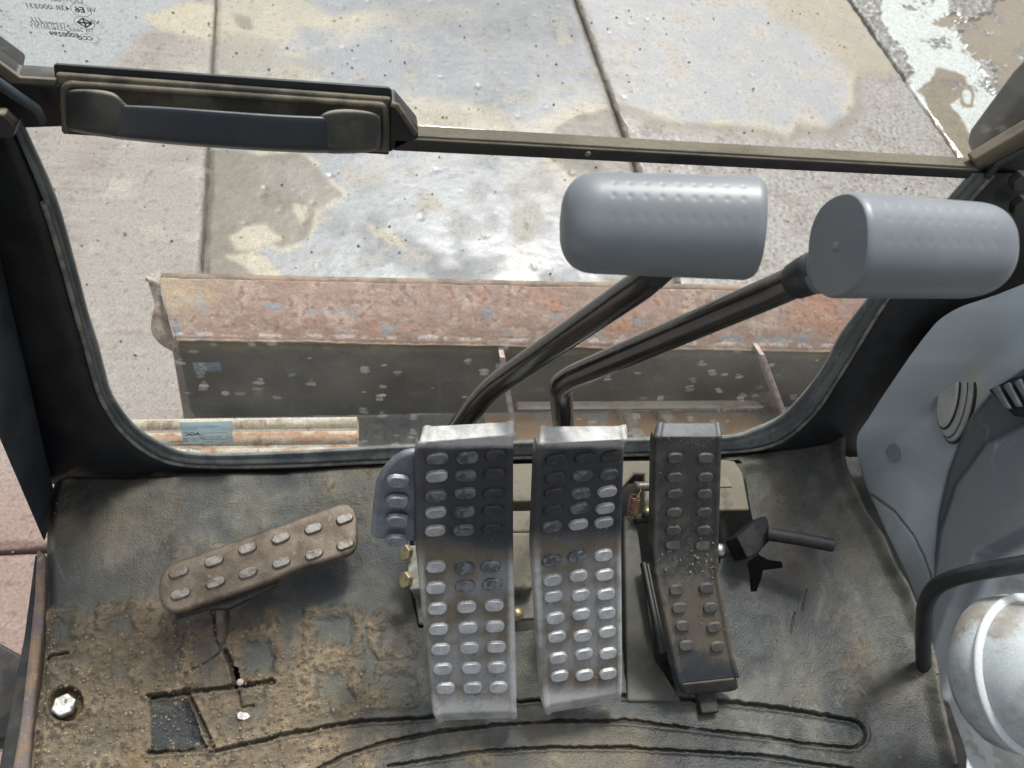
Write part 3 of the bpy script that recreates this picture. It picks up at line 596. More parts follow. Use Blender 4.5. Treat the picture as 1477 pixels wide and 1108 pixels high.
# ------------------------------------------------------------------ upper window with its rail and grab handle
up = thing('upper_window', 'raised front window with dusty bottom rail across the view', 'window', (.18, .47, .39))
YB = .462
def B(px, py, y=YB): return aty(px, py, y)
zb = [B(602, 221), B(1385, 257)]; 
r_b0, r_b1 = B(565, 219), B(1425, 261); r_t0, r_t1 = B(565, 199), B(1425, 246)
def barbox(name, a, b, c, d, dep, m, parent, bb=.002):      # quad on the operator's side + depth forward
    return prism(name, [a, b, c, d], (0, -1, 0), dep, m, parent, b=bb)
# bottom rail: face toward the operator, dusty ledge, thin black glazing strip
r_t0s, r_t1s = r_t0 + np.array([0, .002, 0]), r_t1 + np.array([0, .002, 0])
barbox('bottom_rail', r_b0, r_b1, r_t1, r_t0, .014, BLACKD, up, .0025)
led = prism('rail_ledge', [r_t0s + np.array([0, 0, .0015]), r_t1s + np.array([0, 0, .0015]), r_t1s + np.array([0, .012, .0015]), r_t0s + np.array([0, .012, .0015])], EZ, .003, mat('beige dust on rail', (.15, .132, .095), c2=(.10, .09, .065), scale=25, c3=(.05, .043, .032), scale3=80, thr3=(.6, .72), rough=.85, bump=.2, stretch=(.3, 1, 1)), up, b=.001)
# left continuation of the rail
prism('bottom_rail', [B(-20, 188), B(92, 184), B(88, 124), B(20, 120), (B(-20, 92))], (0, -1, 0), .020, BLACK, up, b=.002)
prism('rail_ledge', [B(14, 121), B(80, 124), B(80, 115, YB), B(28, 112), B(-10, 84), B(-10, 100)], (0, -1, .3), .004, DUSTP, up, b=.001)
tube('stay_arm', [B(-10, 114, .45), B(52, 158, .45), B(62, 176, .45)], .0035, mat('dark blue black arm', (.03, .04, .045), rough=.4), up, 12)
# step where the rail drops beside the handle plate
prism('step_bracket', [B(562, 148), B(570, 148), B(602, 186), B(604, 200), B(560, 222)], (0, -1, 0), .016, BLACK, up, b=.002)
tube('step_bracket_rim', [B(564, 150, YB - .002), B(572, 152, YB - .002), B(600, 193, YB - .002)], .0022, DUSTP, up, 8)
# handle plate
HN = unit([0, -1, .22]); H0 = B(320, 160)
def Hp(px, py, o=0.): return onp(px, py, H0 + HN * o, HN)
prism('handle_plate', [Hp(x, y) for x, y in [(79, 106), (564, 142), (561, 223), (89, 193)]], HN, .005, DUSTP, up, b=.002)
prism('glazing_flange', [Hp(x, y, -.004) for x, y in [(77, 95), (80, 93), (560, 127), (565, 131), (565, 146), (79, 112)]], HN, .003, BLACK, up, b=.0006)
prism('plate_return', [Hp(x, y, .0) for x, y in [(89, 189), (561, 219), (561, 224), (91, 194)]], HN, .016, BLACK, up, b=.001)
# recessed rim around the handle
rim = smoothpath([Hp(x, y, .0005) for x, y in [(95, 190), (92, 128), (100, 121), (552, 152), (556, 160), (553, 216)]], .01)
tube('recess_rim', rim, .0026, DUSTP, up, 8)
def handle(name, st, m, parent, nseg=16):
    """st: list of (px, ytop, ybot, w_in, w_out): rounded sections across the handle"""
    V = []; Fc = []
    for (x, yt, yb, wi, wo) in st:
        ym, yh, wm, wh = (yt + yb) / 2, (yb - yt) / 2, (wi + wo) / 2, (wo - wi) / 2
        for j in range(nseg):
            a = 2 * math.pi * (j + .5) / nseg; ca, sa = math.cos(a), math.sin(a); e = .34
            w_ = wm + wh * math.copysign(abs(sa) ** e, sa); V.append(Hp(x, ym - yh * math.copysign(abs(ca) ** e, ca) + (3 if sa < 0 else 0), w_))
    for i in range(len(st) - 1):
        for j in range(nseg): Fc.append((i * nseg + j, i * nseg + (j + 1) % nseg, (i + 1) * nseg + (j + 1) % nseg, (i + 1) * nseg + j))
    Fc.append(tuple(range(nseg))[::-1]); Fc.append(tuple(range((len(st) - 1) * nseg, len(st) * nseg)))
    o = new(name, V, Fc, m, parent, True)
    bm = bmesh.new(); bm.from_mesh(o.data); bmesh.ops.recalc_face_normals(bm, faces=bm.faces); bm.to_mesh(o.data); bm.free()
    s = o.modifiers.new('sub', 'SUBSURF'); s.levels = s.render_levels = 2; return o
HM = mat('black handle plastic', (.022, .030, .040), c2=(.028, .036, .046), scale=20, rough=.38, bump=.05, dust=((.20, .20, .17), .75, 1.2))
HM2 = mat('dusty handle end', (.035, .038, .036), c2=(.075, .072, .058), scale=20, rough=.5, bump=.05, dust=((.24, .225, .17), .62, 1.05, 1))
handle('handle_grip', [(158, 152, 196, .012, .026), (163, 150, 198, .010, .029), (190, 151, 201, .012, .032), (240, 153, 206, .013, .033), (330, 160, 213, .014, .034), (420, 166, 218, .013, .033), (460, 167, 219, .012, .032), (476, 168, 219, .011, .030), (480, 170, 217, .012, .026)], HM, up)
handle('end_cap', [(95, 136, 180, 0, .006), (98, 129, 186, 0, .018), (120, 127, 191, 0, .025), (150, 129, 196, 0, .029), (170, 134, 198, .0, .030), (178, 148, 199, .005, .030), (192, 154, 199, .012, .028)], HM2, up)
handle('end_cap', [(458, 170, 216, .012, .028), (466, 162, 219, .008, .0305), (480, 157, 220, .0, .030), (505, 156, 220, 0, .027), (535, 160, 218, 0, .022), (547, 166, 214, 0, .016), (550, 172, 208, 0, .006)], HM2, up)
# side rails of the upper window and its pane
UN = unit([0, -.985, -.16]); U0 = np.array([0, .478, .40])
def U(px, py, o=0.): return onp(px, py, U0 + UN * o, UN)
upane = prism('glass_pane', [U(x, y) for x, y in [(-60, 60), (30, 116), (570, 150), (605, 186), (1412, 242), (1560, 150), (1560, -260), (-60, -260)]], UN, .004, GL2, up, b=0, smooth=False)
prism('side_rail', [B(1404, 232), B(1412, 248), B(1560, 168), B(1560, 140)], (0, -1, .2), .012, DUSTP, up, b=.002)
prism('side_rail', [B(1424, 262), B(1408, 246), B(1560, 164), B(1560, 300), B(1440, 296)], (0, -1, .2), .012, BLACK, up, b=.003)
tube('side_rail_bead', [B(1424, 256, .455), B(1438, 238, .455), B(1560, 175, .455)], .0035, BLACKD, up, 10)
prism('outer_pillar', [U(x, y, -.03) for x, y in [(1406, 236), (1411, 222), (1475, 140), (1560, 60), (1560, 200), (1420, 240)]], UN, .03, mat('dark grey rubber', (.014, .018, .019), c2=(.024, .028, .028), scale=30, rough=.55), up, b=.006)
prism('outer_pillar', [U(x, y, -.012) for x, y in [(-60, 40), (0, 86), (34, 110), (20, 118), (-60, 110)]], UN, .02, BLACK, up, b=.003)
for i, (x, y, r) in enumerate([(6, 172, .010), (1466, 256, .009), (1468, 292, .010)]):
    hexbolt('window_bolt', B(x, y, .45), (0, -1, .2), r, .010, BLACKD, up, .3 + i)
for x, y in [(848, 222), (470, 0)]:
    if y: lathe('rivet', B(x, y, YB - .0005), (0, -1, 0), [(0, .0025), (.0008, .0025), (.0014, .001)], KHAKI, up, 12)
UUP = unit([0, -.16, .985])
def ut(s, x, y, size, bold=0.): return text('glass_marking', s, U(x, y, .0012), UX, UUP, size, PRINT, upane, True, bold)
ut('DOT-287 AH141', 121, 5, .0048); ut('43R-000331', 102, 16, .0050, .005); ut('VII', 140, 18, .0048); ut('E6', 124, 18.5, .0059, .03)
ut('VII', 145, 36, .0048); ut('111', 61, 31, .0042); ut('TEMPERED', 97, 39, .0043); ut('TIS 2602-2556(2013)T', 137, 47.5, .0040); ut('E000299', 115, 54.5, .0048, .02); ut('CCC', 135, 58.5, .0042, .03)
ut('4', 95, 68.5, .0040); ut('4', 98, 77, .0040)
for x, y, rx, ry in [(117, 14.5, .0058, .0050), (122, 33, .0058, .0050), (129, 55.5, .0058, .0038)]:
    ring('glass_marking', U(x, y, .0014), UX, UUP, rx, ry, .0003, PRINT, upane)
c = U(122, 33, .0014); d4 = [c + UX * .0041, c + UUP * .0036, c - UX * .0041, c - UUP * .0036]
tube('glass_marking', d4 + [d4[0]], .0005, PRINT, upane, 4, cap=False); tube('glass_marking', [d4[0], d4[2]], .0005, PRINT, upane, 4, cap=False); tube('glass_marking', [d4[1], d4[3]], .0005, PRINT, upane, 4, cap=False)

# ================================================================== FLOOR MAT
fm = thing('floor_mat', 'mud covered black rubber floor mat with grooves and torn cuts', 'floor mat', (.1, .2, 0))
OPEN = [(592, 700), (600, 683), (1040, 668), (1062, 668), (1072, 682), (1094, 800), (1075, 792), (1040, 800), (1038, 812), (962, 836), (958, 930), (975, 1004), (905, 1012), (895, 900), (772, 908), (735, 912), (604, 905), (592, 850)]
THOLE = [(1078, 812), (1094, 800), (1108, 808), (1127, 810), (1129, 818), (1118, 820), (1100, 822), (1096, 838), (1090, 853), (1083, 853), (1082, 830)]
CUT1 = [(216, 1003), (268, 998), (290, 1060), (302, 1078), (218, 1080)]           # torn rectangular flap
GRV = [([(305, 1086), (420, 1058), (520, 1040), (600, 1036), (640, 1032), (745, 1012), (860, 1003), (935, 1005), (1031, 1011), (1130, 1022), (1228, 1038), (1240, 1043), (1247, 1051), (1249, 1060), (1246, 1070), (1238, 1077), (1226, 1078), (1180, 1075), (1120, 1066), (1000, 1050), (900, 1040), (800, 1040), (720, 1045), (640, 1055), (560, 1070), (500, 1088), (455, 1112)], 2.6, .0035),
       ([(560, 1104), (700, 1084), (800, 1078), (900, 1078), (1080, 1088), (1255, 1112)], 2.4, .003),
       ([(214, 1004), (268, 999), (330, 992), (395, 985)], 3.2, .004), ([(272, 1002), (308, 1078)], 3.4, .005), ([(214, 1086), (300, 1081)], 3.2, .004),
       ([(326, 940), (334, 960), (340, 990)], 3.5, .006), ([(268, 974), (300, 952), (320, 938)], 1.2, .002), ([(66, 948), (98, 942)], 2.6, .004),
       ([(345, 1000), (348, 1020), (365, 1018)], 2, .003), ([(1165, 850), (1158, 880)], 1.6, .002), ([(1148, 884), (1142, 912)], 1.4, .002)]
PADS = [[(447, 886), (512, 882), (516, 940), (450, 944)], [(449, 970), (514, 966), (518, 1022), (451, 1026)], [(343, 920), (396, 914), (398, 976), (344, 980)],
        [(72, 882), (108, 879), (110, 930), (74, 934)], [(150, 880), (196, 876), (198, 925), (152, 929)], [(150, 950), (196, 946), (196, 992), (150, 996)], [(350, 1002), (392, 998), (392, 1056), (352, 1058)], [(120, 1050), (190, 1045), (188, 1096), (118, 1100)],
        [(230, 935), (268, 932), (268, 968), (230, 972)], [(545, 890), (590, 888), (592, 940), (548, 944)], [(545, 966), (592, 964), (594, 1010), (548, 1014)]]
lft = [(80, 683), (72, 720), (60, 765), (62, 800), (64, 900), (52, 990), (44, 1060), (40, 1140)]
rgt = [(1215, 636), (1232, 700), (1268, 780), (1300, 830), (1338, 905), (1352, 1000), (1372, 1070), (1384, 1140)]
yl = [atz(*p)[1] for p in lft]; xl = [atz(*p)[0] for p in lft]; yr = [atz(*p)[1] for p in rgt]; xr = [atz(*p)[0] for p in rgt]
NV, NU = 430, 900
fr_px = [(80, 684), (200, 684), (300, 681), (420, 678), (548, 671), (740, 668), (1040, 657), (1140, 645), (1215, 636)]
u = np.linspace(0, 1, NU); v = np.linspace(0, 1, NV)
fx = [atz(*p)[0] for p in fr_px]; fy = [atz(*p)[1] for p in fr_px]
ybot = .02
yy = np.zeros((NV, NU)); xx = np.zeros((NV, NU))
for it in range(3):
    if it == 0: yy = ybot + (.388 - ybot) * v[:, None] * np.ones((1, NU))
    xlv = np.polyval(np.polyfit(yl, xl, 4), yy); xrv = np.polyval(np.polyfit(yr, xr, 4), yy)
    xx = xlv + (xrv - xlv) * u[None, :]
    yf = np.interp(xx[-1], fx, fy); yy = ybot + (yf[None, :] - ybot) * v[:, None]
P = np.stack([xx, yy, np.zeros_like(xx)], -1); mpx, mpy = proj(P)
def mat_relief(px, py, x, y):
    n1 = fbm(x * 9, y * 9, 5, 2); n2 = fbm(x * 35, y * 35, 5, 3); n3 = fbm(x * 150, y * 150, 4, 4)
    ux_, uy_ = px + 4 * n2, py + 4 * n1
    h = .004 * n1 + .0008 * n2
    gm = np.zeros(np.shape(px))
    for pts, wd, dp in GRV:
        d = sdist(px + 2.5 * n2, py + 2.5 * n3 + 1.5 * n2, pts); wq = wd * (1 + .5 * n1 + .6 * n2); g = ss(wq * 1.5, wq * .3, d) * ss(-1.0, -.45, n1 + n2); h = h - 1.2 * dp * g; h = h + (.0014 if wd > 2.2 else .0002) * ss(wd * 3.4, wd * 1.7, d) * (1 - g); gm = np.maximum(gm, g)
    pad = np.zeros(np.shape(px)); border = np.zeros(np.shape(px))
    for q in PADS:
        s = sdp(ux_ + 12 * n2, uy_ + 10 * n1 + 8 * n3, q); pad = np.maximum(pad, ss(5, -9, s) * .8); border = np.maximum(border, ss(14, 4, np.abs(s)))
    h = h - .0012 * pad + .0016 * border * ss(760, 500, px) * (1 + n3)
    ch = sdp(px, py, [(600, 1036), (745, 1012), (860, 1003), (1031, 1011), (1130, 1022), (1235, 1040), (1248, 1052), (1249, 1066), (1238, 1078), (1120, 1066), (900, 1040), (720, 1045), (640, 1055), (520, 1082), (420, 1130), (300, 1130), (305, 1086), (420, 1058), (520, 1040)])
    h = h - .0028 * ss(5, -7, ch)
    s = sdp(px + n2 * 5 + n3 * 3, py + n1 * 4 + n3 * 3, CUT1); h = np.where(s < 0, h - .006 - .004 * ss(0, -20, s), h)
    # mud amount
    b = -.20 + .54 * ss(580, 120, px) * ss(735, 1010, py) + .30 * ss(1000, 1085, py) * ss(1000, 300, px) + .12 * ss(820, 720, py) * ss(330, 430, px) * ss(640, 520, px)
    b = b + .34 * border * ss(700, 420, px) - .26 * pad - .25 * ss(260, 180, px) * ss(900, 860, py)
    b = b + .18 * np.exp(-((px - (1135 + (py - 770) * .05)) / 26) ** 2) * ss(660, 720, py) * ss(930, 840, py) + .24 * np.exp(-((px - (1218 + (py - 900) * .16)) / 22) ** 2) * ss(700, 760, py)
    b = b + .30 * np.exp(-((py - 1008) / 12) ** 2) * ss(700, 640, px) + .22 * ss(650, 480, px) * ss(860, 900, py)
    m_ = .85 * ss(-.16, .50, b + .55 * n1 + .40 * n2 + .12 * n3)
    lump = m_ * ss(300, 950, py + (560 - px) * .3)
    h = h + lump * (.0010 + .0016 * np.abs(n2) + .0012 * n3)
    h = h + .6 * (.0016 * n3 + .002 * n2) * ss(.3, .9, m_) * ss(820, 900, py) * ss(600, 420, px)
    # round hole for the seat bolt
    rr = np.hypot(px - 96, py - 1016); h = np.where(rr < 26, h - .009 * ss(26, 21, rr), h); h = h + .004 * np.exp(-((rr - 29) / 4.5) ** 2)
    # little kick under the window and folded border on the right
    return h, m_, gm, pad, n1, n2, n3
h, mud, gm, pad, n1, n2, n3 = mat_relief(mpx, mpy, xx, yy)
du_r = (xrv - xx); du_l = xx - xlv; dfr = (yf[None, :] - yy)
wv = .006 * perlin(yy * 16, yy * 0, 91) 
lipr = np.exp(-((du_r - .016 + wv) / .0075) ** 2); h = h + .013 * lipr + .010 * ss(.10, .0, du_r)- .014 * ss(.010, .0, du_r)
h = h - .010 * ss(.012, 0, du_l) * 1 - .007 * ss(.008, 0, dfr) + .004 * ss(.07, .02, dfr)
h = h + .005 * ss(1030, 1060, mpx) * np.exp(-(dfr - .018) ** 2 / .00010) * ss(1160, 1100, mpx)
one = np.ones(xx.shape + (1,))
c = one * L(50, 56, 56); sheen = fbm(xx * 14 + 2 * n1, yy * 6, 6, 21)
c = mix(c, one * L(94, 98, 92), ss(-.05, .45, sheen + .3 * n2) * .9); c = mix(c, one * L(36, 39, 38), ss(.08, .42, -sheen + .2 * n2)); 
c = mix(c, one * L(118, 112, 92), ss(-.02, .4, fbm(xx * 11, yy * 13, 5, 55) + .1) * (.40 - .12 * ss(900, 1050, mpx)))
c = mix(c, one * L(124, 108, 80), ss(.02, .42, fbm(xx * 7 + 4, yy * 4, 5, 57) + .04) * .28)
c = mix(c, one * L(100, 98, 88), ss(.055, .0, dfr) * .55 * ss(-.3, .2, n1))
mc = mix(one * L(112, 98, 76), one * L(138, 121, 96), ss(-.1, .4, n2 + .5 * n3)); mc = mix(mc, one * L(76, 66, 52), ss(.02, .4, n3 + .4 * n2)); mc = mix(mc, one * L(146, 122, 86), ss(.25, .5, fbm(xx * 18, yy * 18, 4, 88)) * .5)
k = ss(1000, 500, mpx) * .25 + .72; c = mix(c, mc, mud * k)
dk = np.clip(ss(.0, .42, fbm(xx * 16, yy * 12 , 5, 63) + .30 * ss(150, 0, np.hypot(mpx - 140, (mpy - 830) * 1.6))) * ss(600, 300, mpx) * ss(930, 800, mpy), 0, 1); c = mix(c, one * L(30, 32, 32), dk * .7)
c = mix(c, one * L(34, 30, 26), gm * .75)
c = mix(c, one * L(110, 108, 96), lipr * ss(-.3, .3, n2) * .6)
scr = ss(.035, .0, np.abs(fbm(xx * 60 + yy * 25, yy * 9, 2, 66))) * ss(.2, .5, fbm(xx * 8, yy * 8, 3, 67) + .2); c = mix(c, one * L(128, 128, 120), scr * .35)
c = mix(c, one * L(80, 78, 68), pad * .4)
c = np.where((sdp(mpx + n2 * 5 + n3 * 3, mpy + n1 * 4 + n3 * 3, CUT1) < 0)[..., None], mix(one * L(48, 52, 54), one * L(84, 80, 66), ss(0, .5, n2)), c)
c = np.where((np.hypot(mpx - 96, mpy - 1016) < 25)[..., None], one * L(112, 94, 66), c)
rg = .40 + .42 * mud + .08 * n2
P[..., 2] = h
keep = ~(inside(mpx, mpy, OPEN) | inside(mpx, mpy, THOLE) | inside(mpx, mpy, [(336, 962), (343, 964), (348, 984), (342, 988)]))
grid('rubber_sheet', P, MATM, fm, c * (.78 - .16 * ss(930, 1080, mpx) + .08 * ss(1000, 1060, mpy))[..., None] * (1 + .35 * np.clip(n1 * 1.6 + n2, -1, 1))[..., None], rg, mask=keep, skirt=.0)
Hs = h
def mat_z(px, py):
    j = np.argmin((mpx - px) ** 2 + (mpy - py) ** 2); return float(Hs.ravel()[j])
o = hexbolt('floor_bolt', atz(95, 1020, -.002), (0, .12, 1), .0105, .008, BOLTM, None, .5); tag(o, 'zinc hex bolt sunk in the round hole at the left edge of the mat', 'bolt')
for s, x, y in [('8', 92, 1014), ('8', 100, 1024)]:
    a = atz(x, y, .0068); text('bolt_head_mark', s, a, UX, (0, 1, 0), .005, ALUD, o, False)
pb = lathe('pebble', atz(347, 985, .003), EZ, [(0, .001), (.0012, .003), (.003, .0035), (.0045, .0025), (.0055, .0005)], PEBBLE, None, 10); tag(pb, 'small pale round pebble beside the cross shaped cut in the mat', 'pebble')
pc = prism('metal_chip', [atz(x, y, .004) for x, y in [(341, 1030), (346, 1026), (357, 1028), (361, 1034), (352, 1039), (343, 1037)]], EZ, .002, BOLTM, None, b=.0005); tag(pc, 'thin shiny metal chip stuck in mud below the cross shaped cut', 'metal chip')
# crumbs of soil
rs = np.random.RandomState(5); V = []; Fc = []
def crumb(p, r):
    b = len(V); q = rs.rand(6) * .6 + .7
    for k, d in enumerate([(1, 0, 0), (-1, 0, 0), (0, 1, 0), (0, -1, 0), (0, 0, 1), (0, 0, -1)]): V.append(np.array(p) + np.array(d) * r * q[k])
    for f in [(0, 2, 4), (2, 1, 4), (1, 3, 4), (3, 0, 4), (2, 0, 5), (1, 2, 5), (3, 1, 5), (0, 3, 5)]: Fc.append(tuple(b + i for i in f))
fl = np.where(keep.ravel())[0]; wgt = (mud.ravel()[fl] ** 2) * (ss(820, 1000, mpy.ravel()[fl]) + .05) * (ss(900, 300, mpx.ravel()[fl]) + .12) + .01; wgt /= wgt.sum()
for i in rs.choice(fl, 3200, p=wgt):
    p = P.reshape(-1, 3)[i].copy(); r = .00045 + .0016 * rs.rand() ** 4; p[2] += r * .3; crumb(p, r)
o = new('soil_crumbs', V, Fc, CRUMB, None, False, kind='stuff'); o['label'] = 'loose dry soil crumbs scattered over the muddy floor mat'; o['category'] = 'soil'

# ================================================================== PEDAL LINKAGE IN THE FLOOR OPENING
pbk = thing('pedal_bracket', 'khaki steel mounting box behind the pedals in the floor opening', 'bracket', (.2, .3, 0))
Z = lambda l, z: [atz(x, y, z) for x, y in l]
prism('cover_plate', Z([(598, 668), (742, 668), (900, 664), (1040, 662), (1060, 664), (1072, 682), (1082, 736), (930, 739), (930, 684), (915, 684), (896, 706), (894, 722), (598, 726)], .012), EZ, .03, KHAKI, pbk, b=.003)
prism('valve_box', Z([(598, 737), (772, 735), (772, 768), (598, 768)], .020), EZ, .05, KHAKI, pbk, b=.004)
prism('valve_box', Z([(598, 768), (772, 767), (774, 842), (766, 850), (598, 852)], .026), EZ, .06, KHAKI, pbk, b=.006, seg=3)
prism('base_plate', Z([(598, 850), (776, 850), (778, 892), (604, 900)], .004), EZ, .008, mat('dusty grey steel', (.10, .10, .085), c2=(.16, .15, .12), scale=30, rough=.7), pbk, b=.002)
lathe('cap_bolt', atz(745, 886, .004), (0, .1, 1), [(0, .0075), (.002, .0075), (.0022, .0055), (.007, .0055), (.0085, .0045), (.0088, .001)], BRASS, pbk, 24)
prism('side_panel', Z([(900, 742), (918, 744), (946, 950), (985, 1012), (905, 1012)], .002), EZ, .02, mat('olive dusty rubber panel', (.055, .055, .045), c2=(.085, .08, .062), scale=25, rough=.7), pbk, b=.003)
for i in range(3):
    tube('ribbed_boot', [atz(928 + i * 5, 812 + i * 2, .02 - i * .004), atz(955 + i * 4, 944, .02 - i * .004)], .004, BLACK, pbk, 10)
tube('pivot_pin', [atz(919, 702, .035), atz(960, 701, .035)], .0055, mat('worn steel pin', (.12, .12, .11), rough=.4, metal=.6), pbk, 20)
lathe('pin_head', atz(919, 702, .035), (-1, 0, .15), [(0, .0062), (.002, .0062), (.003, .004)], mat('dull pin head', (.13, .12, .10), rough=.5, metal=.5), pbk, 20)
tube('lower_pin', [atz(915, 748, .01), atz(960, 746, .01)], .006, DARKHOLE, pbk, 16)
lathe('grease_nipple', atz(935, 738, .02), (-.6, -.2, .7), [(-.004, .006), (.002, .006), (.003, .004), (.007, .0035), (.008, .001)], BRASS, pbk, 16)
# spring
a = atz(916, 716, .034); b = atz(911, 744, .012); ax = unit(b - a); u_ = unit(np.cross(ax, EX)); v_ = np.cross(ax, u_); ln = np.linalg.norm(b - a)
sp = [atz(921, 697, .041), atz(924, 708, .040)] + [a + ax * ln * t / 200 + (u_ * math.cos(t * 2 * math.pi / 20) + v_ * math.sin(t * 2 * math.pi / 20)) * .0058 for t in range(201)]
spg = thing('return_spring', 'small coppery coil spring hooked on the pin beside the narrow pedal', 'spring', a)
tube('spring_coil', sp, .00062, COPPER, spg, 8)
# side bracket with two hex bolts left of the wide pedal
br = prism('side_flange', Z([(584, 786), (606, 786), (608, 850), (590, 852)], .04), (-.3, 0, 1), .03, mat('pale zinc bracket', (.28, .28, .25), c2=(.18, .17, .14), scale=60, rough=.5, metal=.4), pbk, b=.002)
for y in (797, 836): hexbolt('bracket_bolt', atz(589, y, .046), (-.75, -.2, .6), .0085, .007, BRASS, pbk, .2)
lathe('round_head_bolt', atz(1038, 794, .0), (0, 0, 1), [(0, .008), (.003, .0078), (.006, .005), (.007, .001)], BOLTM, pbk, 24)
prism('lever_tab', Z([(1038, 690), (1048, 688), (1056, 699), (1057, 702), (1036, 703)], .06), EZ, .004, KHAKI, pbk, b=.001)

# foot-rest peg
pg = thing('locking_peg', 'black steel block with round peg rising through the mat at right', 'peg', atz(1095, 810, 0))
blk = Z([(1062, 775), (1100, 744), (1107, 745), (1114, 776), (1092, 800), (1078, 806)], .045)
prism('block', blk, (-.2, -.25, 1), .05, mat('matt black block', (.008, .009, .011), c2=(.02, .02, .02), scale=50, rough=.75, spec=.25), pg, b=.0025)
tube('peg', [atz(1106, 770, .052), atz(1150, 777, .060), atz(1202, 787, .066)], .0072, mat('matt black peg', (.010, .012, .014), c2=(.02, .022, .024), scale=40, rough=.6, spec=.3), pg, 24)

# ================================================================== PEDALS
def stud_mesh(name, lx, ly, hh, n=5):
    prof = []
    def ringp(s, z):
        r_ = ly / 2 * s; ex = lx / 2 - ly / 2 * 1.0; pts = []
        for sgn in (1, -1):
            for k in range(n + 1):
                a = -math.pi / 2 + math.pi * k / n; pts.append((sgn * (ex + r_ * math.cos(a)) if True else 0, sgn * r_ * math.sin(a), z))
        return pts
    V = ringp(1.22, -.0008) + ringp(1.06, hh * .35) + ringp(1.0, hh * .72) + ringp(.93, hh * .94) + ringp(.84, hh); m_ = 2 * (n + 1); Fc = []
    for i in range(4):
        for j in range(m_): Fc.append((i * m_ + j, i * m_ + (j + 1) % m_, (i + 1) * m_ + (j + 1) % m_, (i + 1) * m_ + j))
    Fc.append(tuple(range(4 * m_, 5 * m_)))
    me = bpy.data.meshes.new(name); me.from_pydata(V, [], Fc); me.update(); me.shade_smooth(); me.polygons[-1].use_smooth = False; return me
def surf(rowsLR, v, uu):
    """rowsLR: list of (L,R) 3D pairs from bottom to top; v in row units"""
    i = int(min(max(math.floor(v), 0), len(rowsLR) - 2)); f = v - i
    l = rowsLR[i][0] * (1 - f) + rowsLR[i + 1][0] * f; r = rowsLR[i][1] * (1 - f) + rowsLR[i + 1][1] * f
    return l * (1 - uu) + r * uu
def plate(name, rowsLR, th, parent, m, paint=None, sub=(44, 44), edge=.0022, lift=.0016):
    """a plate with turned-down sides: fine grid, rounded edges, per-vertex base colour"""
    nseg = sub[0]; nu = sub[1] * 2; R_ = []
    rl = [np.array(r) for r in rowsLR]
    vs = np.linspace(0, len(rl) - 1, (len(rl) - 1) * nseg + 1)
    for v_ in vs:
        a, b = surf(rl, v_, 0), surf(rl, v_, 1); R_.append([a + (b - a) * t for t in np.linspace(0, 1, nu)])
    P_ = np.array(R_); 
    for _ in range(14): P_[1:-1] = P_[1:-1] * .5 + (P_[:-2] + P_[2:]) * .25
    gv = np.gradient(P_, axis=0); gu = np.gradient(P_, axis=1); n_ = np.cross(gu, gv); n_ /= np.linalg.norm(n_, axis=-1, keepdims=True)
    tt = np.linspace(0, 1, nu)[None, :]; rim = ss(.08, .025, np.minimum(tt, 1 - tt)) * np.ones((len(vs), 1))
    P_ = P_ + n_ * (rim * lift)[..., None]
    # sides: push extra columns down
    def side(col, s):
        out = []; uo = unit_rows(gu[:, col]) * s; nn = n_[:, col]
        for d, o_ in [(.18, .35), (.6, .75), (1.2, .95), (th / edge, 1.)]:
            out.append(P_[:, col] - nn * edge * d + uo * edge * o_)
        return out
    def unit_rows(a): return a / np.linalg.norm(a, axis=-1, keepdims=True)
    Ls = side(0, -1)[::-1]; Rs = side(-1, 1)
    cols = [q[:, None] for q in Ls] + [P_] + [q[:, None] for q in Rs]; Q = np.concatenate(cols, 1)
    def endrow(i, s):
        t = unit_rows(gv[i]) * s; t = np.concatenate([np.repeat(t[:1], 4, 0), t, np.repeat(t[-1:], 4, 0)]); nn = np.concatenate([np.repeat(n_[i][:1], 4, 0), n_[i], np.repeat(n_[i][-1:], 4, 0)])
        base_ = Q[i]; out = []; Dc = np.zeros(len(base_)); sd4 = np.array([.18, .6, 1.2, th / edge]) * edge; Dc[:4] = sd4[::-1]; Dc[-4:] = sd4
        for d, o_ in [(.25, .4), (.9, .8), (th / edge, 1.)]:
            q2 = base_ + t * edge * o_ - nn * np.maximum(0, edge * d - Dc)[:, None]
            out.append(q2)
        return out
    Q = np.concatenate([np.array(endrow(0, -1))[::-1], Q, np.array(endrow(-1, 1))], 0)
    px, py = proj(Q)
    if paint is not None: alb, rg = paint(Q, px, py); return grid(name, Q, m, parent, alb, rg)
    return grid(name, Q, m, parent)
def place_stud(me, rl, v_, u_, parent, m, sc=(1, 1), lift=.0, rot=0.):
    p = surf(rl, v_, u_); e = .05
    du = surf(rl, v_, u_ + e) - surf(rl, v_, u_ - e)
    v0 = v_ - e; v1 = v_ + e
    if math.floor(v0) != math.floor(v1): v0, v1 = (v_, v1) if v_ - math.floor(v_) < .5 else (v0, v_)
    dv = surf(rl, v1, u_) - surf(rl, v0, u_); x_ = unit(du); n_ = unit(np.cross(x_, dv)); y_ = np.cross(n_, x_)
    p = p + n_ * lift; key = (me.name, m.name)
    if key not in STM:
        q = me.copy(); q.materials.append(m); STM[key] = q
    a, b = math.cos(rot), math.sin(rot); x2 = x_ * a + y_ * b; y2 = y_ * a - x_ * b
    mw = Matrix([[x2[0] * sc[0], y2[0] * sc[1], n_[0], p[0]], [x2[1] * sc[0], y2[1] * sc[1], n_[1], p[1]], [x2[2] * sc[0], y2[2] * sc[1], n_[2], p[2]], [0, 0, 0, 1]])
    return link('stud', STM[key], None, parent, mw=mw)
STM = {}
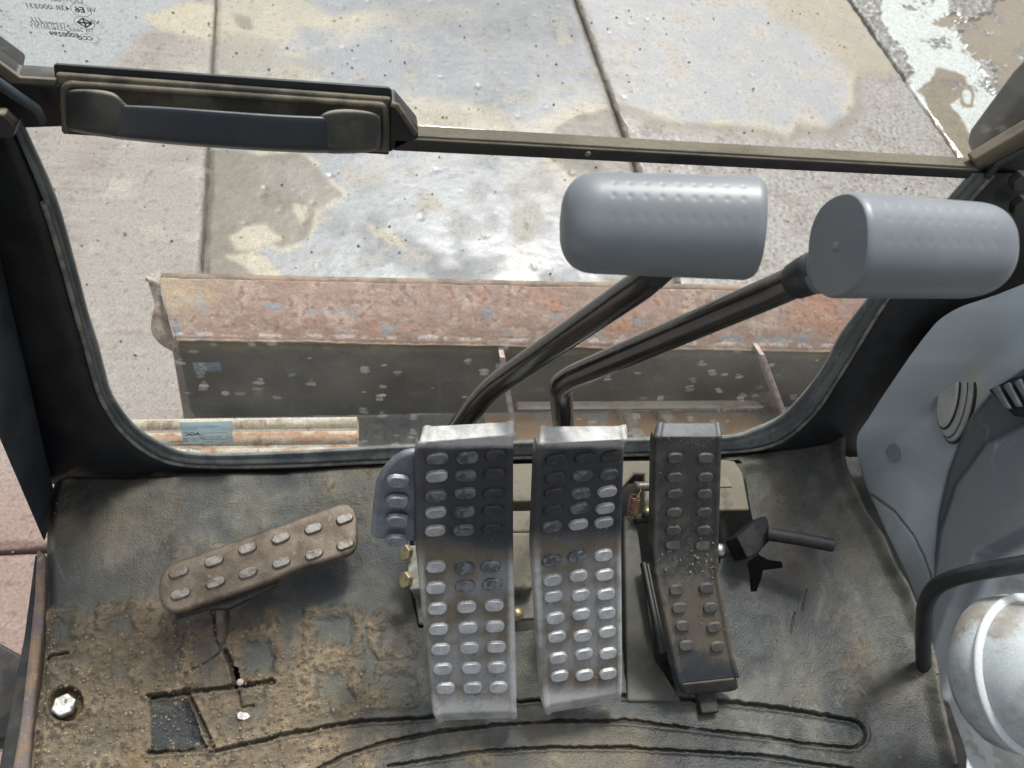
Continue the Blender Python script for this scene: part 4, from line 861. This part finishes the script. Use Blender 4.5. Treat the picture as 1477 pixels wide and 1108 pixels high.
# the pedals' row heights: bottom, bend, top of the tread, rounded top lip
def pedal_rows(pts):  # (pxL,pyL,pxR,pyR,z)
    return [(atz(a, b, z), atz(c_, d, z)) for a, b, c_, d, z in pts]
def pbright(Q, px, py):
    x, y, z = Q[..., 0], Q[..., 1], Q[..., 2]
    n1 = fbm(x * 40, z * 40 + y * 40, 5, 12); n2 = fbm(x * 160, (y + z) * 160, 4, 13); n3 = fbm(x * 500, (y + z) * 500, 3, 14)
    return n1, n2, n3
def paint_pedal(x0, x1, ybend, ytop, ybot, dirt):
    def f(Q, px, py):
        n1, n2, n3 = pbright(Q, px, py); one = np.ones(px.shape + (1,))
        t = (px - x0) / (x1 - x0); n0 = fbm(Q[..., 0] * 16, (Q[..., 1] + Q[..., 2]) * 12, 3, 15)
        up_ = ss(ybend + 45, ybend - 25, py); dark = np.clip(up_ * (.80 + .2 * ss(0, .5, t)) + dirt(t, py) + .35 * n0 + .18 * n1, 0, 1)  # shade of the steeper upper face painted in as darkening, with grime
        c = mix(one * np.array([.235, .235, .23]), one * np.array([.040, .044, .050]), dark)
        c = mix(c, one * np.array([.135, .105, .07]), ss(-.05, .5, n0 + .6 * n1 + .35 * ss(34, 0, np.abs(py - ybend - 14)) + .12) * .85 * ss(1.15, .4, dark))
        c = mix(c, one * np.array([.06, .055, .05]), ss(.30, .6, n2 + .25 * n3) * .45)
        eb = np.maximum(ss(ybot - 46, ybot - 14, py + 8 * n1), ss(ytop + 34, ytop + 24, py + 3 * n1))  # lit top lip painted brighter, together with the worn bright edges
        ed = np.maximum(eb, ss(.075, .01, np.minimum(t, 1 - t) + .02 * n2) * .85 * ss(ybend - 10, ybend + 60, py))
        br_ = mix(one * np.array([.48, .48, .47]), one * np.array([.33, .33, .32]), ss(-.1, .4, n1 + .3 * n2))
        c = mix(c, br_, ed); c = mix(c, one * np.array([.10, .10, .10]), ss(.34, .5, n3 * .7 + .5 * n1) * ed * .5)
        return c, np.clip(.54 + .2 * dark + .08 * n2, .2, .95)
    return f
def stud_grade(g):  # g = cleanliness 0..1
    return ALUD if g < .33 else (ALUH if g < .62 else ALUE)
ST_BIG = stud_mesh('stud', .0172, .0102, .0030); ST_SM = stud_mesh('stud_small', .0150, .0095, .0026)

# --- wide travel pedal
p1 = thing('travel_pedal', 'wide worn aluminium pedal with side wing and oval studs', 'pedal', atz(680, 1030, 0), 'foot pedals on the cab floor')
R1 = pedal_rows([(633, 1040, 743, 1035, .026), (628, 1030, 742, 1026, .045), (624, 1000, 742, 998, .062), (604, 790, 737, 780, .17), (604, 660, 737, 648, .262), (608, 640, 739, 628, .276)])
R1 = R1[:-1] + [(atz(608, 638, .278), atz(738, 627, .278)), (atz(614, 616, .274), atz(738, 609, .274))]
plate('tread_plate', R1, .011, p1, PED, paint_pedal(606, 740, 785, 615, 1035, lambda t, py: .05 + .30 * ss(920, 780, py) * ss(.2, .9, t)))
C1U = [(662, [630, 673, 714]), (688, [629, 671, 712]), (715, [628, 670, 711]), (741, [628, 669, 710]), (767, [627, 668, 709])]
C1L = [(817, [628, 669, 707]), (845, [628, 670, 709]), (874, [630, 672, 712]), (903, [632, 674, 713]), (933, [635, 676, 715]), (963, [638, 679, 716]), (991, [642, 681, 718])]
def inv(rl, px, py):   # find (v,u) on the surface that shows at this photo position (built once, from the real surface)
    best = None; lo = np.linspace(0, len(rl) - 1, 260)
    vu = None
    for v_ in lo:
        a, b = proj(surf(rl, v_, 0)), proj(surf(rl, v_, 1)); t = (px - a[0]) / (b[0] - a[0]); y_ = a[1] + (b[1] - a[1]) * t; d = abs(y_ - py)
        if best is None or d < best: best = d; vu = (v_, t)
    return vu
rr_ = random.Random(3)
for y, xs_ in C1U:
    for k, x in enumerate(xs_):
        v_, u_ = inv(R1, x, y - 4 + (42 - (x - 628)) * .04); g = [.66, .42, .15][k] + rr_.uniform(-.1, .2) - (.15 if y < 670 else 0)
        place_stud(ST_BIG, R1, v_, u_, p1, stud_grade(g))
for i, (y, xs_) in enumerate(C1L):
    for k, x in enumerate(xs_):
        v_, u_ = inv(R1, x, y + (1 - k) * 2); g = [.66, .38, .25][k] + i * .17 + rr_.uniform(-.05, .1)
        place_stud(ST_BIG, R1, v_, u_, p1, stud_grade(g))
# side wing
ra = lambda x, y, z=.215: atz(x, y, z)
wing = [ra(604, 654, .252), ra(584, 658, .250), ra(568, 668, .245), ra(552, 684, .235), ra(543, 702, .225), ra(538, 740, .200), ra(535, 776, .178), ra(541, 783, .172), ra(604, 788, .168)]
wn = np.cross(wing[6] - wing[0], wing[8] - wing[0]); wn = wn if wn[2] > 0 else -wn
wc = sum(wing) / len(wing); wing = [p - unit(wn) * np.dot(p - wc, unit(wn)) - unit(wn) * .004 for p in wing]
prism('side_wing', wing, wn, .008, mat('grey painted wing', (.20, .22, .25), c2=(.14, .15, .17), scale=40, c3=(.32, .34, .36), scale3=200, thr3=(.62, .72), rough=.42, metal=.45, bump=.25, bscale=900), p1, b=.0045, seg=4)
WR = [(wing[7], wing[8]), (wing[3] * .3 + wing[2] * .7, wing[0])]
for x, y in [(574, 692), (573, 719), (573, 745), (572, 772)]:
    p = onp(x, y, wing[0], unit(wn)); key = (ST_BIG.name, ALUH.name)
    x_ = unit(wing[8] - wing[7]); n_ = unit(wn); y_ = np.cross(n_, x_); p = p + n_ * (.0018 + .0016 * (y - 692) / 27)
    if ('w',) not in STM:
        q = ST_BIG.copy(); q.materials.append(mat('grey wing stud', (.23, .26, .295), c2=(.17, .185, .21), scale=120, rough=.42, metal=.4, bump=.2, bscale=900)); STM[('w',)] = q
    link('stud', STM[('w',)], None, p1, mw=Matrix([[x_[0], y_[0], n_[0], p[0]], [x_[1], y_[1], n_[1], p[1]], [x_[2], y_[2], n_[2], p[2]], [0, 0, 0, 1]]))
tube('pedal_stem', [atz(690, 800, .13), atz(700, 800, .01)], .014, DARKHOLE, p1)

# --- second travel pedal
p2 = thing('travel_pedal', 'worn aluminium pedal without a wing, right of the winged one', 'pedal', atz(840, 1010, 0), 'foot pedals on the cab floor')
R2 = pedal_rows([(789, 1029, 893, 1011, .026), (786, 1018, 894, 1000, .045), (783, 985, 895, 968, .064), (771, 790, 893, 770, .17), (777, 655, 897, 640, .264)])
R2 += [(atz(779, 640, .278), atz(902, 634, .278)), (atz(783, 616, .274), atz(901, 615, .274))]
plate('tread_plate', R2, .011, p2, PED, paint_pedal(775, 898, 775, 615, 1025, lambda t, py: .04 + .15 * ss(900, 780, py) * ss(.9, .2, t) - .25 * ss(.5, 1, t) * ss(720, 640, py)))
C2U = [(660, [801, 842, 880]), (684, [800, 839, 877]), (709, [799, 837, 875]), (733, [797, 835, 872]), (756, [795, 833, 870])]
C2L = [(804, [795, 831, 869]), (831, [796, 833, 871]), (858, [797, 836, 873]), (887, [800, 837, 874]), (915, [802, 839, 875]), (944, [804, 841, 876]), (973, [806, 842, 876])]
for i, (y, xs_) in enumerate(C2U):
    for k, x in enumerate(xs_):
        v_, u_ = inv(R2, x, y + (1 - k) * 2); g = [.12, .40, .50][k] + i * .05 + rr_.uniform(-.05, .1) - (.2 if i == 0 else 0)
        place_stud(ST_BIG, R2, v_, u_, p2, stud_grade(g))
for i, (y, xs_) in enumerate(C2L):
    for k, x in enumerate(xs_):
        v_, u_ = inv(R2, x, y + (1 - k) * 3.2); g = [.35, .45, .75][k] + i * .22 + rr_.uniform(-.05, .1)
        place_stud(ST_BIG, R2, v_, u_, p2, stud_grade(g))
tube('pedal_stem', [atz(840, 790, .13), atz(840, 790, .01)], .014, DARKHOLE, p2)

# --- narrow black pedal at right
p3 = thing('narrow_pedal', 'narrow black pedal with two columns of studs, dusty below its bend', 'pedal', atz(1010, 990, 0), 'foot pedals on the cab floor')
R3 = pedal_rows([(980, 985, 1064, 976, .035), (974, 955, 1056, 946, .050), (947, 830, 1034, 826, .105), (943, 785, 1034, 785, .125), (946, 640, 1038, 640, .215)])
R3 += [(atz(948, 630, .222), atz(1039, 630, .222)), (atz(952, 611, .220), atz(1036, 611, .220))]
def paint3(Q, px, py):
    x, v = Q[..., 0], Q[..., 1] + Q[..., 2]; n1, n2, n3 = fbm(x * 30, v * 30, 4, 51), fbm(x * 120, v * 110, 4, 52), fbm(x * 420, v * 420, 3, 53); one = np.ones(px.shape + (1,))
    c = mix(one * np.array([.030, .031, .031]), one * np.array([.052, .050, .045]), ss(-.2, .4, n1)); mud3 = ss(.0, .6, .55 * ss(800, 860, py) * ss(955, 915, py) + n1 * .8 + n2 * .4 + .35 * ss(990, 1040, px + (930 - py) * .3) * ss(820, 870, py) * ss(960, 930, py))
    c = mix(c, one * np.array([.12, .098, .068]), mud3 * .55); c = mix(c, one * np.array([.085, .075, .058]), ss(.0, .35, n2) * ss(700, 830, py) * ss(960, 900, py) * .6)
    c = mix(c, one * np.array([.02, .024, .030]), ss(955, 975, py)); c = mix(c, one * np.array([.075, .082, .09]), ss(636, 624, py)); c = mix(c, one * np.array([.16, .15, .13]), ss(.38, .5, n3 + .2 * n2) * .5)  # bluish gloss of the top lip is painted into the colour
    return c, np.clip(.5 + .3 * mud3 - .15 * ss(636, 624, py), .25, .95)
PEDB = mat('black pedal plate with dust', (1, 1, 1), attr=True, bump=.3, bscale=900, grain=.2, gscale=1500)
plate('tread_plate', R3, .012, p3, PEDB, paint3)
for y, xs_ in [(661, [973, 1017]), (687, [972, 1016]), (711, [972, 1015]), (737, [971, 1015]), (763, [970, 1014]), (786, [969, 1012])]:
    for x in xs_: v_, u_ = inv(R3, x, y); place_stud(ST_SM, R3, v_, u_, p3, BLKSTUD)
for y, xs_ in [(849, [975, 1018]), (876, [979, 1024]), (903, [984, 1029]), (931, [989, 1034])]:
    for x in xs_: v_, u_ = inv(R3, x, y); place_stud(ST_SM, R3, v_, u_, p3, BLKSTUD)
o = prism('toe_lip', [atz(x, y, z) for x, y, z in [(980, 986, .036), (1064, 977, .036), (1068, 994, .022), (1056, 999, .020), (988, 1004, .020)]], (0, -.5, 1), .012, BLKPED, p3, b=.004, seg=3)
box('pedal_stem', atz(1018, 1012, .0), [EX, EY, EZ], [.020, .024, .014], DARKHOLE, p3)

# --- left cast foot pedal
p4 = thing('boom_swing_pedal', 'small rusty cast pedal tilted on its stem over the muddy mat', 'pedal', atz(318, 930, 0), 'foot pedals on the cab floor')
ph = .055
R4 = [(atz(245, 882, ph), atz(510, 800, ph)), (atz(232, 828, ph), atz(505, 728, ph))]
pts = [(228, 850), (230, 833), (236, 821), (247, 812), (490, 726), (503, 726), (512, 734), (516, 746), (516, 780), (513, 792), (504, 799), (420, 824), (392, 838), (258, 883), (245, 884), (234, 876), (229, 864)]
o = prism('cast_tread', [atz(x, y, ph) for x, y in pts], (0, -.1, 1), .014, CASTIRON, p4, b=.004, seg=4)
ST_C = stud_mesh('stud_cast', .0170, .0090, .0032)
xa = unit(atz(500, 740, ph) - atz(250, 828, ph)); na = np.array([0, 0, 1.]); ya = np.cross(na, xa); qm = ST_C.copy(); qm.materials.append(CASTEDGE)
for x, y in [(258, 826), (309, 810), (357, 792), (405, 777), (452, 763), (497, 749), (261, 857), (311, 841), (358, 827), (406, 812), (453, 800), (498, 786)]:
    p = atz(x, y, ph + .0002); y_ = ya * .5 + 0
    xb = unit(xa * .995 + np.array([.05, .03, 0]) * .0); th_ = -.0; link('stud', qm, None, p4, mw=Matrix([[xa[0], ya[0], 0, p[0]], [xa[1], ya[1], 0, p[1]], [0, 0, 1, p[2]], [0, 0, 0, 1]]))
prism('mount_plate', [atz(x, y, ph - .012) for x, y in [(250, 872), (360, 840), (405, 824), (398, 845), (362, 862), (330, 878), (300, 878), (252, 892)]], EZ, .008, DARKHOLE, p4, b=.002)
prism('stem', [atz(308, 872, .032), atz(322, 870, .032), atz(326, 925, .002), atz(318, 932, .002), atz(312, 925, .002)], (-.2, -.5, .8), .012, CASTIRON, p4, b=.003)
prism('stem_slot_edge', [atz(x, y, .0012) for x, y in [(302, 878), (332, 876), (328, 926), (318, 938), (310, 924)]], EZ, .003, DARKHOLE, p4, b=.001)
# grit on the yard
V = []; Fc = []
for _ in range(2600):
    x, y = rs.uniform(-1.3, 2.2), rs.uniform(.6, 3.6); rr = .0012 + .0045 * rs.rand() ** 5; crumb((x, y, GZ + rr * .4), rr)
GR = mat('dark grit', (.10, .085, .07), c2=(.30, .27, .23), scale=3.1, thr=(.5, .56), rough=.9)
o = new('yard_grit', V, Fc, GR, None, False, kind='stuff'); o['label'] = 'scattered grit and tiny stones on the concrete yard'; o['category'] = 'grit'
# crumbs on the narrow pedal
V = []; Fc = []
for _ in range(170):
    v_ = min(max(rs.normal(2.6, .45), .6), 3.2); u_ = rs.rand() * .96 + .02
    if rs.rand() < .5: v_ = rs.uniform(1.3, 2.6); u_ = .5 + .5 * rs.rand() ** .6
    p = surf(R3, v_, u_); r = .0004 + .0012 * rs.rand() ** 3; crumb(p + np.array([0, 0, r * .6 + .0006]), r)
for _ in range(60):
    v_ = rs.uniform(3, 4.8); u_ = rs.rand(); p = surf(R3, v_, u_); crumb(p + np.array([0, -.0005, .0008]), .0003 + .0005 * rs.rand())
for Rq, nq in ((R1, 160), (R2, 150)):
    for _ in range(nq):
        v_ = rs.uniform(1.6, 3.1); u_ = rs.rand(); p = surf(Rq, v_, u_); crumb(p + np.array([0, -.0005, .0006]), .0003 + .0006 * rs.rand() ** 2)
o = new('soil_crumbs', V, Fc, CRUMB, None, False, kind='stuff'); o['label'] = 'dry soil crumbs lying on the pedal treads'; o['category'] = 'soil'

# ================================================================== LEVERS
def grip(name, a, b, up_, ra_, rb_, round_end, m, parent, dimp=True):
    """hand grip from a to b (a = flat face when round_end is 'b'), slightly flattened, with rows of dimples"""
    a, b = np.array(a), np.array(b); ax = unit(b - a); ln = np.linalg.norm(b - a); u_ = unit(np.array(up_) - ax * np.dot(up_, ax)); v_ = np.cross(ax, u_)
    nu, nv = 200, 170; tt = np.linspace(0, 1, nv); Q = []
    rn = .30 if True else 0; R_ = []
    for t in tt:
        s = t * ln; r = ra_ + (rb_ - ra_) * t
        d = ln - s if round_end == 'b' else s; rad_ = .022
        if d < rad_: r *= (1 - (1 - d / rad_) ** 2.6) ** (1 / 2.6) if d > 0 else 0
        d2 = s if round_end == 'b' else ln - s
        if d2 < .004: r *= 1 - .05 * (1 - d2 / .004) ** 2
        R_.append(max(r, 1e-4))
    R_ = np.array(R_); th = np.linspace(0, 2 * np.pi, nu, endpoint=False)
    Rg = R_[:, None] * np.ones((1, nu)); S = tt[:, None] * ln * np.ones((1, nu)); T = th[None, :] * np.ones((nv, 1))
    ca, sa = np.cos(T), np.sin(T); e = .86
    A = np.sign(ca) * np.abs(ca) ** e; Bv = np.sign(sa) * np.abs(sa) ** e
    dm = np.zeros_like(Rg)
    if dimp:
        for i in range(9):
            s0 = (.26 + i * .078) * ln if round_end == 'a' else (.12 + i * .078) * ln
            for t0 in (np.pi / 2 - .62, np.pi / 2 - .30, np.pi / 2 + .04):
                dd = np.hypot(S - s0, ((T - t0 + np.pi) % (2 * np.pi) - np.pi) * ra_); dm += np.exp(-(dd / .0013) ** 2)
    Rg = Rg - dm * .00022
    Pg = a + ax * S[..., None] + u_ * (A * Rg)[..., None] + v_ * (Bv * Rg * 1.0)[..., None]
    V = Pg.reshape(-1, 3); Fc = []
    idx = np.arange(nv * nu).reshape(nv, nu); q = np.stack([idx[:-1], np.roll(idx, -1, 1)[:-1], np.roll(idx, -1, 1)[1:], idx[1:]], -1).reshape(-1, 4).tolist()
    V = V.tolist(); fa = idx[0].tolist()[::-1]; fb = idx[-1].tolist()
    o = new(name, V, q + [fa, fb], m, parent, True)
    for pl, flg in ((o.data.polygons[-1], False), (o.data.polygons[-2], False)): pl.use_smooth = False
    return o
back = -M[:, 2] * -1          # unit vector from the scene toward the camera
l1 = thing('travel_lever', 'black rod lever with a smooth grey grip, nearer the window handle', 'lever', atz(680, 640, 0), 'hand levers')
gdep = .41
a1 = atd(807, 321, gdep + .006); b1 = atd(1088, 331, gdep)
g1 = grip('hand_grip', a1, b1, M[:, 1], .0265, .0268, 'a', GRIP, l1)
c1 = atd(952, 372, gdep + .02)
rp = [atd(968, 352, gdep + .012), atd(940, 400, .452), atd(760, 524, .585), atd(706, 562, .63), atd(672, 604, .665), aty(640, 645, .345)]
tube('rod', smoothpath(rp, .03, 8), .0096, ROD, l1, 28)
cc = unit(rp[1] - rp[0])
lathe('grip_collar', rp[0], rp[1] - rp[0], [(-.01, .0115), (.020, .0112), (.030, .0095), (.034, .0088), (.035, .0075)], BLACK, l1, 32)
l2 = thing('travel_lever', 'black rod lever whose grey grip shows its flat round end at right', 'lever', atz(815, 640, 0), 'hand levers')
a2 = atd(1206, 355, .388); b2 = atd(1440, 364, .405)
g2 = grip('hand_grip', a2, b2, M[:, 1], .0262, .0242, 'b', GRIP, l2)
axg = unit(b2 - a2)
lathe('end_dimple', a2 - axg * .0003, -axg, [(-.002, .0024), (.0004, .0022), (.0005, .001)], mat('pale grip centre', (.17, .18, .19), rough=.6), l2, 20)
r0_ = atd(1236, 376, .405)
rp = [r0_, atd(1168, 396, .425), atd(1130, 414, .44), atd(826, 544, .585), atd(808, 556, .60), atd(812, 606, .655), aty(816, 650, .345)]
tube('rod', smoothpath(rp, .022, 8), .0094, ROD, l2, 28)
lathe('grip_boot', rp[0], rp[1] - rp[0], [(-.002, .018), (.008, .0165), (.020, .0125), (.0245, .0118)], GRIP, l2, 32)
lathe('grip_collar', rp[1], rp[2] - rp[1], [(-.006, .0116), (.002, .0114), (.010, .0105), (.0125, .0092), (.0128, .0075)], BLACK, l2, 32)

# ================================================================== RIGHT CONSOLE
con = thing('side_console', 'moulded grey plastic side console with scuffs and curved arch', 'console', (.65, .2, 0))
KN = unit([-1, 0, .30]); K0 = np.array([.657, .3, 0])
def Kp(px, py, o=0.): return onp(px, py, K0 + KN * o, KN)
OUTL = [(1400, 428), (1372, 440), (1345, 462), (1320, 490), (1290, 530), (1262, 570), (1240, 604), (1222, 636), (1232, 690), (1262, 760), (1300, 840), (1330, 920), (1350, 1010), (1375, 1080), (1392, 1150)]
OUTR = [(1640, 330), (1640, 360), (1640, 400), (1640, 450), (1640, 490), (1640, 530), (1640, 570), (1640, 610), (1640, 680), (1640, 740), (1640, 820), (1640, 900), (1640, 1000), (1640, 1090), (1640, 1160)]
OL, OR_ = dens(OUTL, 26), dens(OUTR, 26)
nu = 360; ar = np.array(OL)[:, None, :] * (1 - np.linspace(0, 1, nu) ** 1.25)[None, :, None] + np.array(OR_)[:, None, :] * (np.linspace(0, 1, nu) ** 1.25)[None, :, None]
qx, qy = ar[..., 0], ar[..., 1]
dcam = np.stack([(qx - CX) / F, -(qy - CY) / F, -np.ones_like(qx)], -1) @ M.T
tq = np.dot(K0 - CAM, KN) / (dcam @ KN); tw = np.dot(W0 + WN * .022 - CAM, WN) / (dcam @ WN); tw = np.where(tw > 0, tw, 9); k_ = .012; tq = -k_ * np.log(np.exp(-tq / k_) + np.exp(-tw / k_)); Pc = CAM + dcam * tq[..., None]
n1 = fbm(Pc[..., 1] * 12, Pc[..., 2] * 12, 5, 101); n2 = fbm(Pc[..., 1] * 60, Pc[..., 2] * 60, 4, 102)
ARCH = [(1640, 500), (1500, 520), (1440, 560), (1398, 610), (1372, 680), (1358, 740), (1352, 800), (1352, 870), (1345, 905), (1352, 1022), (1405, 880), (1440, 810), (1640, 700)]
ARCH2 = [(1640, 590), (1510, 606), (1440, 640), (1395, 700), (1372, 770), (1362, 840), (1352, 1025), (1405, 880), (1440, 810), (1640, 700)]
LOWER = [(1640, 690), (1500, 775), (1432, 838), (1400, 895), (1370, 980), (1354, 1018), (1380, 1090), (1420, 1170), (1640, 1170)]
a1_ = sdp(qx, qy, ARCH); a2_ = sdp(qx, qy, ARCH2); lo_ = sdp(qx, qy, LOWER)
hc = .016 * ss(8, -14, a1_) * (lo_ > -0) + .014 * ss(6, -12, a2_); hc = hc * ss(-2, 4, lo_) - .008 * ss(2, -6, lo_)
edg = np.linspace(0, 1, nu)[None, :] * 300; hc = hc - .02 * ss(22, 0, edg) - .02 * ss(60, 0, (np.arange(ar.shape[0]) * 1.)[:, None])
crk = sdist(qx + 2 * n2, qy, [(1256, 714), (1290, 738), (1315, 770), (1330, 800), (1345, 840)]); hc = hc - .002 * ss(3, .5, crk); 
Pc = Pc + KN * (hc + .0012 * n1)[..., None]; one = np.ones(qx.shape + (1,))
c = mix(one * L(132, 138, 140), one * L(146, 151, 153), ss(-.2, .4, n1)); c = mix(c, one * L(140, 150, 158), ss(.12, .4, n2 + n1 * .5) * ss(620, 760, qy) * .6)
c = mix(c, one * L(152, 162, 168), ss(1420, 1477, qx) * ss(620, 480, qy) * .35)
c = mix(c, one * L(68, 72, 75), ss(4, -4, a1_)); c = mix(c, one * L(80, 84, 87), ss(4, -4, a2_)); c = mix(c, one * L(138, 142, 145), ss(2, -2, lo_))  # arch darkened: shading of the moulding painted into the colour
sc_ = ss(.03, 0, np.abs(fbm(Pc[..., 1] * 22 - Pc[..., 2] * 16, Pc[..., 2] * 26, 3, 103))) * ss(.02, .3, fbm(Pc[..., 1] * 9, Pc[..., 2] * 9, 3, 104)); c = mix(c, one * L(176, 186, 190), sc_ * .14)
c = mix(c, one * L(112, 108, 96), ss(30, 0, edg) * ss(640, 720, qy) * ss(-.2, .3, n2) * .8)
c = mix(c, one * L(50, 54, 58), ss(3, .5, crk) * .7); c = mix(c, one * L(150, 142, 122), ss(40, 8, np.hypot((qx - 1405) * 1.6, (qy - 560) * .55)) * .45)
c = mix(c, one * L(96, 88, 74), ss(.12, .4, n1 + n2) * ss(2, -8, lo_) * .45)
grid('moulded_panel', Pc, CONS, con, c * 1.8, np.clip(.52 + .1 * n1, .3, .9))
# round vent: three nested discs
VN = unit([-1, -.12, .45])
def Kp(px, py, o=0.):
    j = np.argmin((qx - px) ** 2 + (qy - py) ** 2); q = Pc.reshape(-1, 3)[j]; return onp(px, py, q, KN) + KN * o
def oval(cx_, cy_, rx_, ry_, rot, o, n=40):
    out = []; q0 = Kp(cx_, cy_, 0)
    for i in range(n):
        t = 2 * math.pi * i / n; x, y = rx_ * math.cos(t), ry_ * math.sin(t); out.append(onp(cx_ + x * math.cos(rot) - y * math.sin(rot), cy_ + x * math.sin(rot) + y * math.cos(rot), q0, VN) + VN * (o + .004))
    return out
vt = thing('round_vent', 'scuffed beige round plug in three nested rings on the console', 'vent', Kp(1382, 580))
prism('shadow_gap', oval(1385, 578, 23, 63.5, .17, .0015), KN, .004, DARKHOLE, vt, b=.0005)  # dark discs put in for the shade between the rings
prism('shadow_gap', oval(1380.5, 578, 18, 55.5, .17, .0042), KN, .003, DARKHOLE, vt, b=.0005)
prism('shadow_gap', oval(1374.5, 574.5, 15, 46.5, .17, .0082), KN, .003, DARKHOLE, vt, b=.0005)
prism('outer_ring', oval(1384, 578, 21, 61, .17, .004), KN, .006, VENTM, vt, b=.0025, seg=3)
prism('middle_ring', oval(1380, 578, 17, 54, .17, .007), KN, .006, VENTM, vt, b=.002, seg=3)
prism('centre_disc', oval(1374, 574, 14, 45, .17, .011), KN, .006, VENTM, vt, b=.0025, seg=3)
pl = prism('blanking_plug', oval(1291, 653, 8.5, 13.5, -.1, .002), KN, .004, mat('pale grey plug', (.22, .25, .27), rough=.5), None, b=.001); tag(pl, 'small pale oval blanking plug low on the console panel', 'plug')
# louvred outlet at the right edge
lv = thing('louvre', 'black framed air louvre cut into the console arch at right', 'louvre', Kp(1470, 580, .02))
Kq = lambda l, o: [Kp(x, y, o) for x, y in l]
prism('louvre_frame', Kq([(1441, 566), (1477, 548), (1560, 530), (1560, 610), (1477, 603)], .020), KN, .006, BLACK, lv, b=.002)
for i in range(4):
    prism('slat', Kq([(1450 + i * 16, 566 - i * 5), (1460 + i * 16, 560 - i * 5), (1480 + i * 16, 594 - i * 3), (1470 + i * 16, 595 - i * 3)], .026), KN, .006, GRIP, lv, b=.002)
# bent black tube
tb = thing('grab_rail', 'bent black tubular rail in front of the console above the white drum', 'rail', (.62, .16, 0))
rt = [atd(1620, 790, .62), atd(1477, 814, .66), atd(1400, 826, .70), atd(1352, 842, .74), atd(1334, 870, .77), atd(1331, 930, .82), atd(1334, 990, .86)]
tube('rail_tube', smoothpath(rt, .03, 8), .0078, mat('matt black tube', (.012, .014, .016), c2=(.022, .024, .026), scale=40, rough=.45), tb, 24)
# white plastic drum
dr_ = thing('white_drum', 'grubby white plastic drum with dark open mouth at lower right', 'drum', atd(1450, 990, .74))
ca = M @ unit([.36, .22, .9]); cc = atd(1480, 972, .67)
lathe('drum_shell', cc, ca, [(-0.0340, 0.0228), (-0.0330, 0.0479), (-0.0290, 0.0593), (-0.0200, 0.0652), (-0.0080, 0.0670), (0.0040, 0.0667), (0.0052, 0.0655), (0.0060, 0.0621), (0.0080, 0.0621), (0.0220, 0.0587), (0.0340, 0.0524), (0.0400, 0.0467), (0.0415, 0.0422), (0.0400, 0.0382), (0.0300, 0.0365), (0.0100, 0.0353)], WHITEP, dr_, 72)
lathe('drum_rim', cc + ca * .0045, ca, [(-0.0020, 0.0661), (0.0000, 0.0682), (0.0024, 0.0673), (0.0035, 0.0627)], mat('clean white rim', (.46, .49, .50), rough=.4), dr_, 72)
lathe('dark_mouth', cc + ca * .026, ca, [(-0.0100, 0.0374), (0.0040, 0.0374)], DARKHOLE, dr_, 40)
# black step outside the door, lower left
stp = prism('entry_step', [atz(x, y, -.25) for x, y in [(-60, 915), (0, 928), (34, 947), (28, 1060), (0, 1068), (-60, 1075)]], EZ, .06, DARKHOLE, None, b=.004); tag(stp, 'black entry step outside the door, left of the rusty sill', 'step')
stq = prism('step_bracket', [atz(x, y, -.3) for x, y in [(-60, 1066), (26, 1058), (22, 1074), (-60, 1092)]], EZ, .03, PALESTEEL, None, b=.003); tag(stq, 'pale steel bracket just below the black entry step', 'bracket')
for o in bpy.data.objects:
    if '_at' in o: del o['_at']
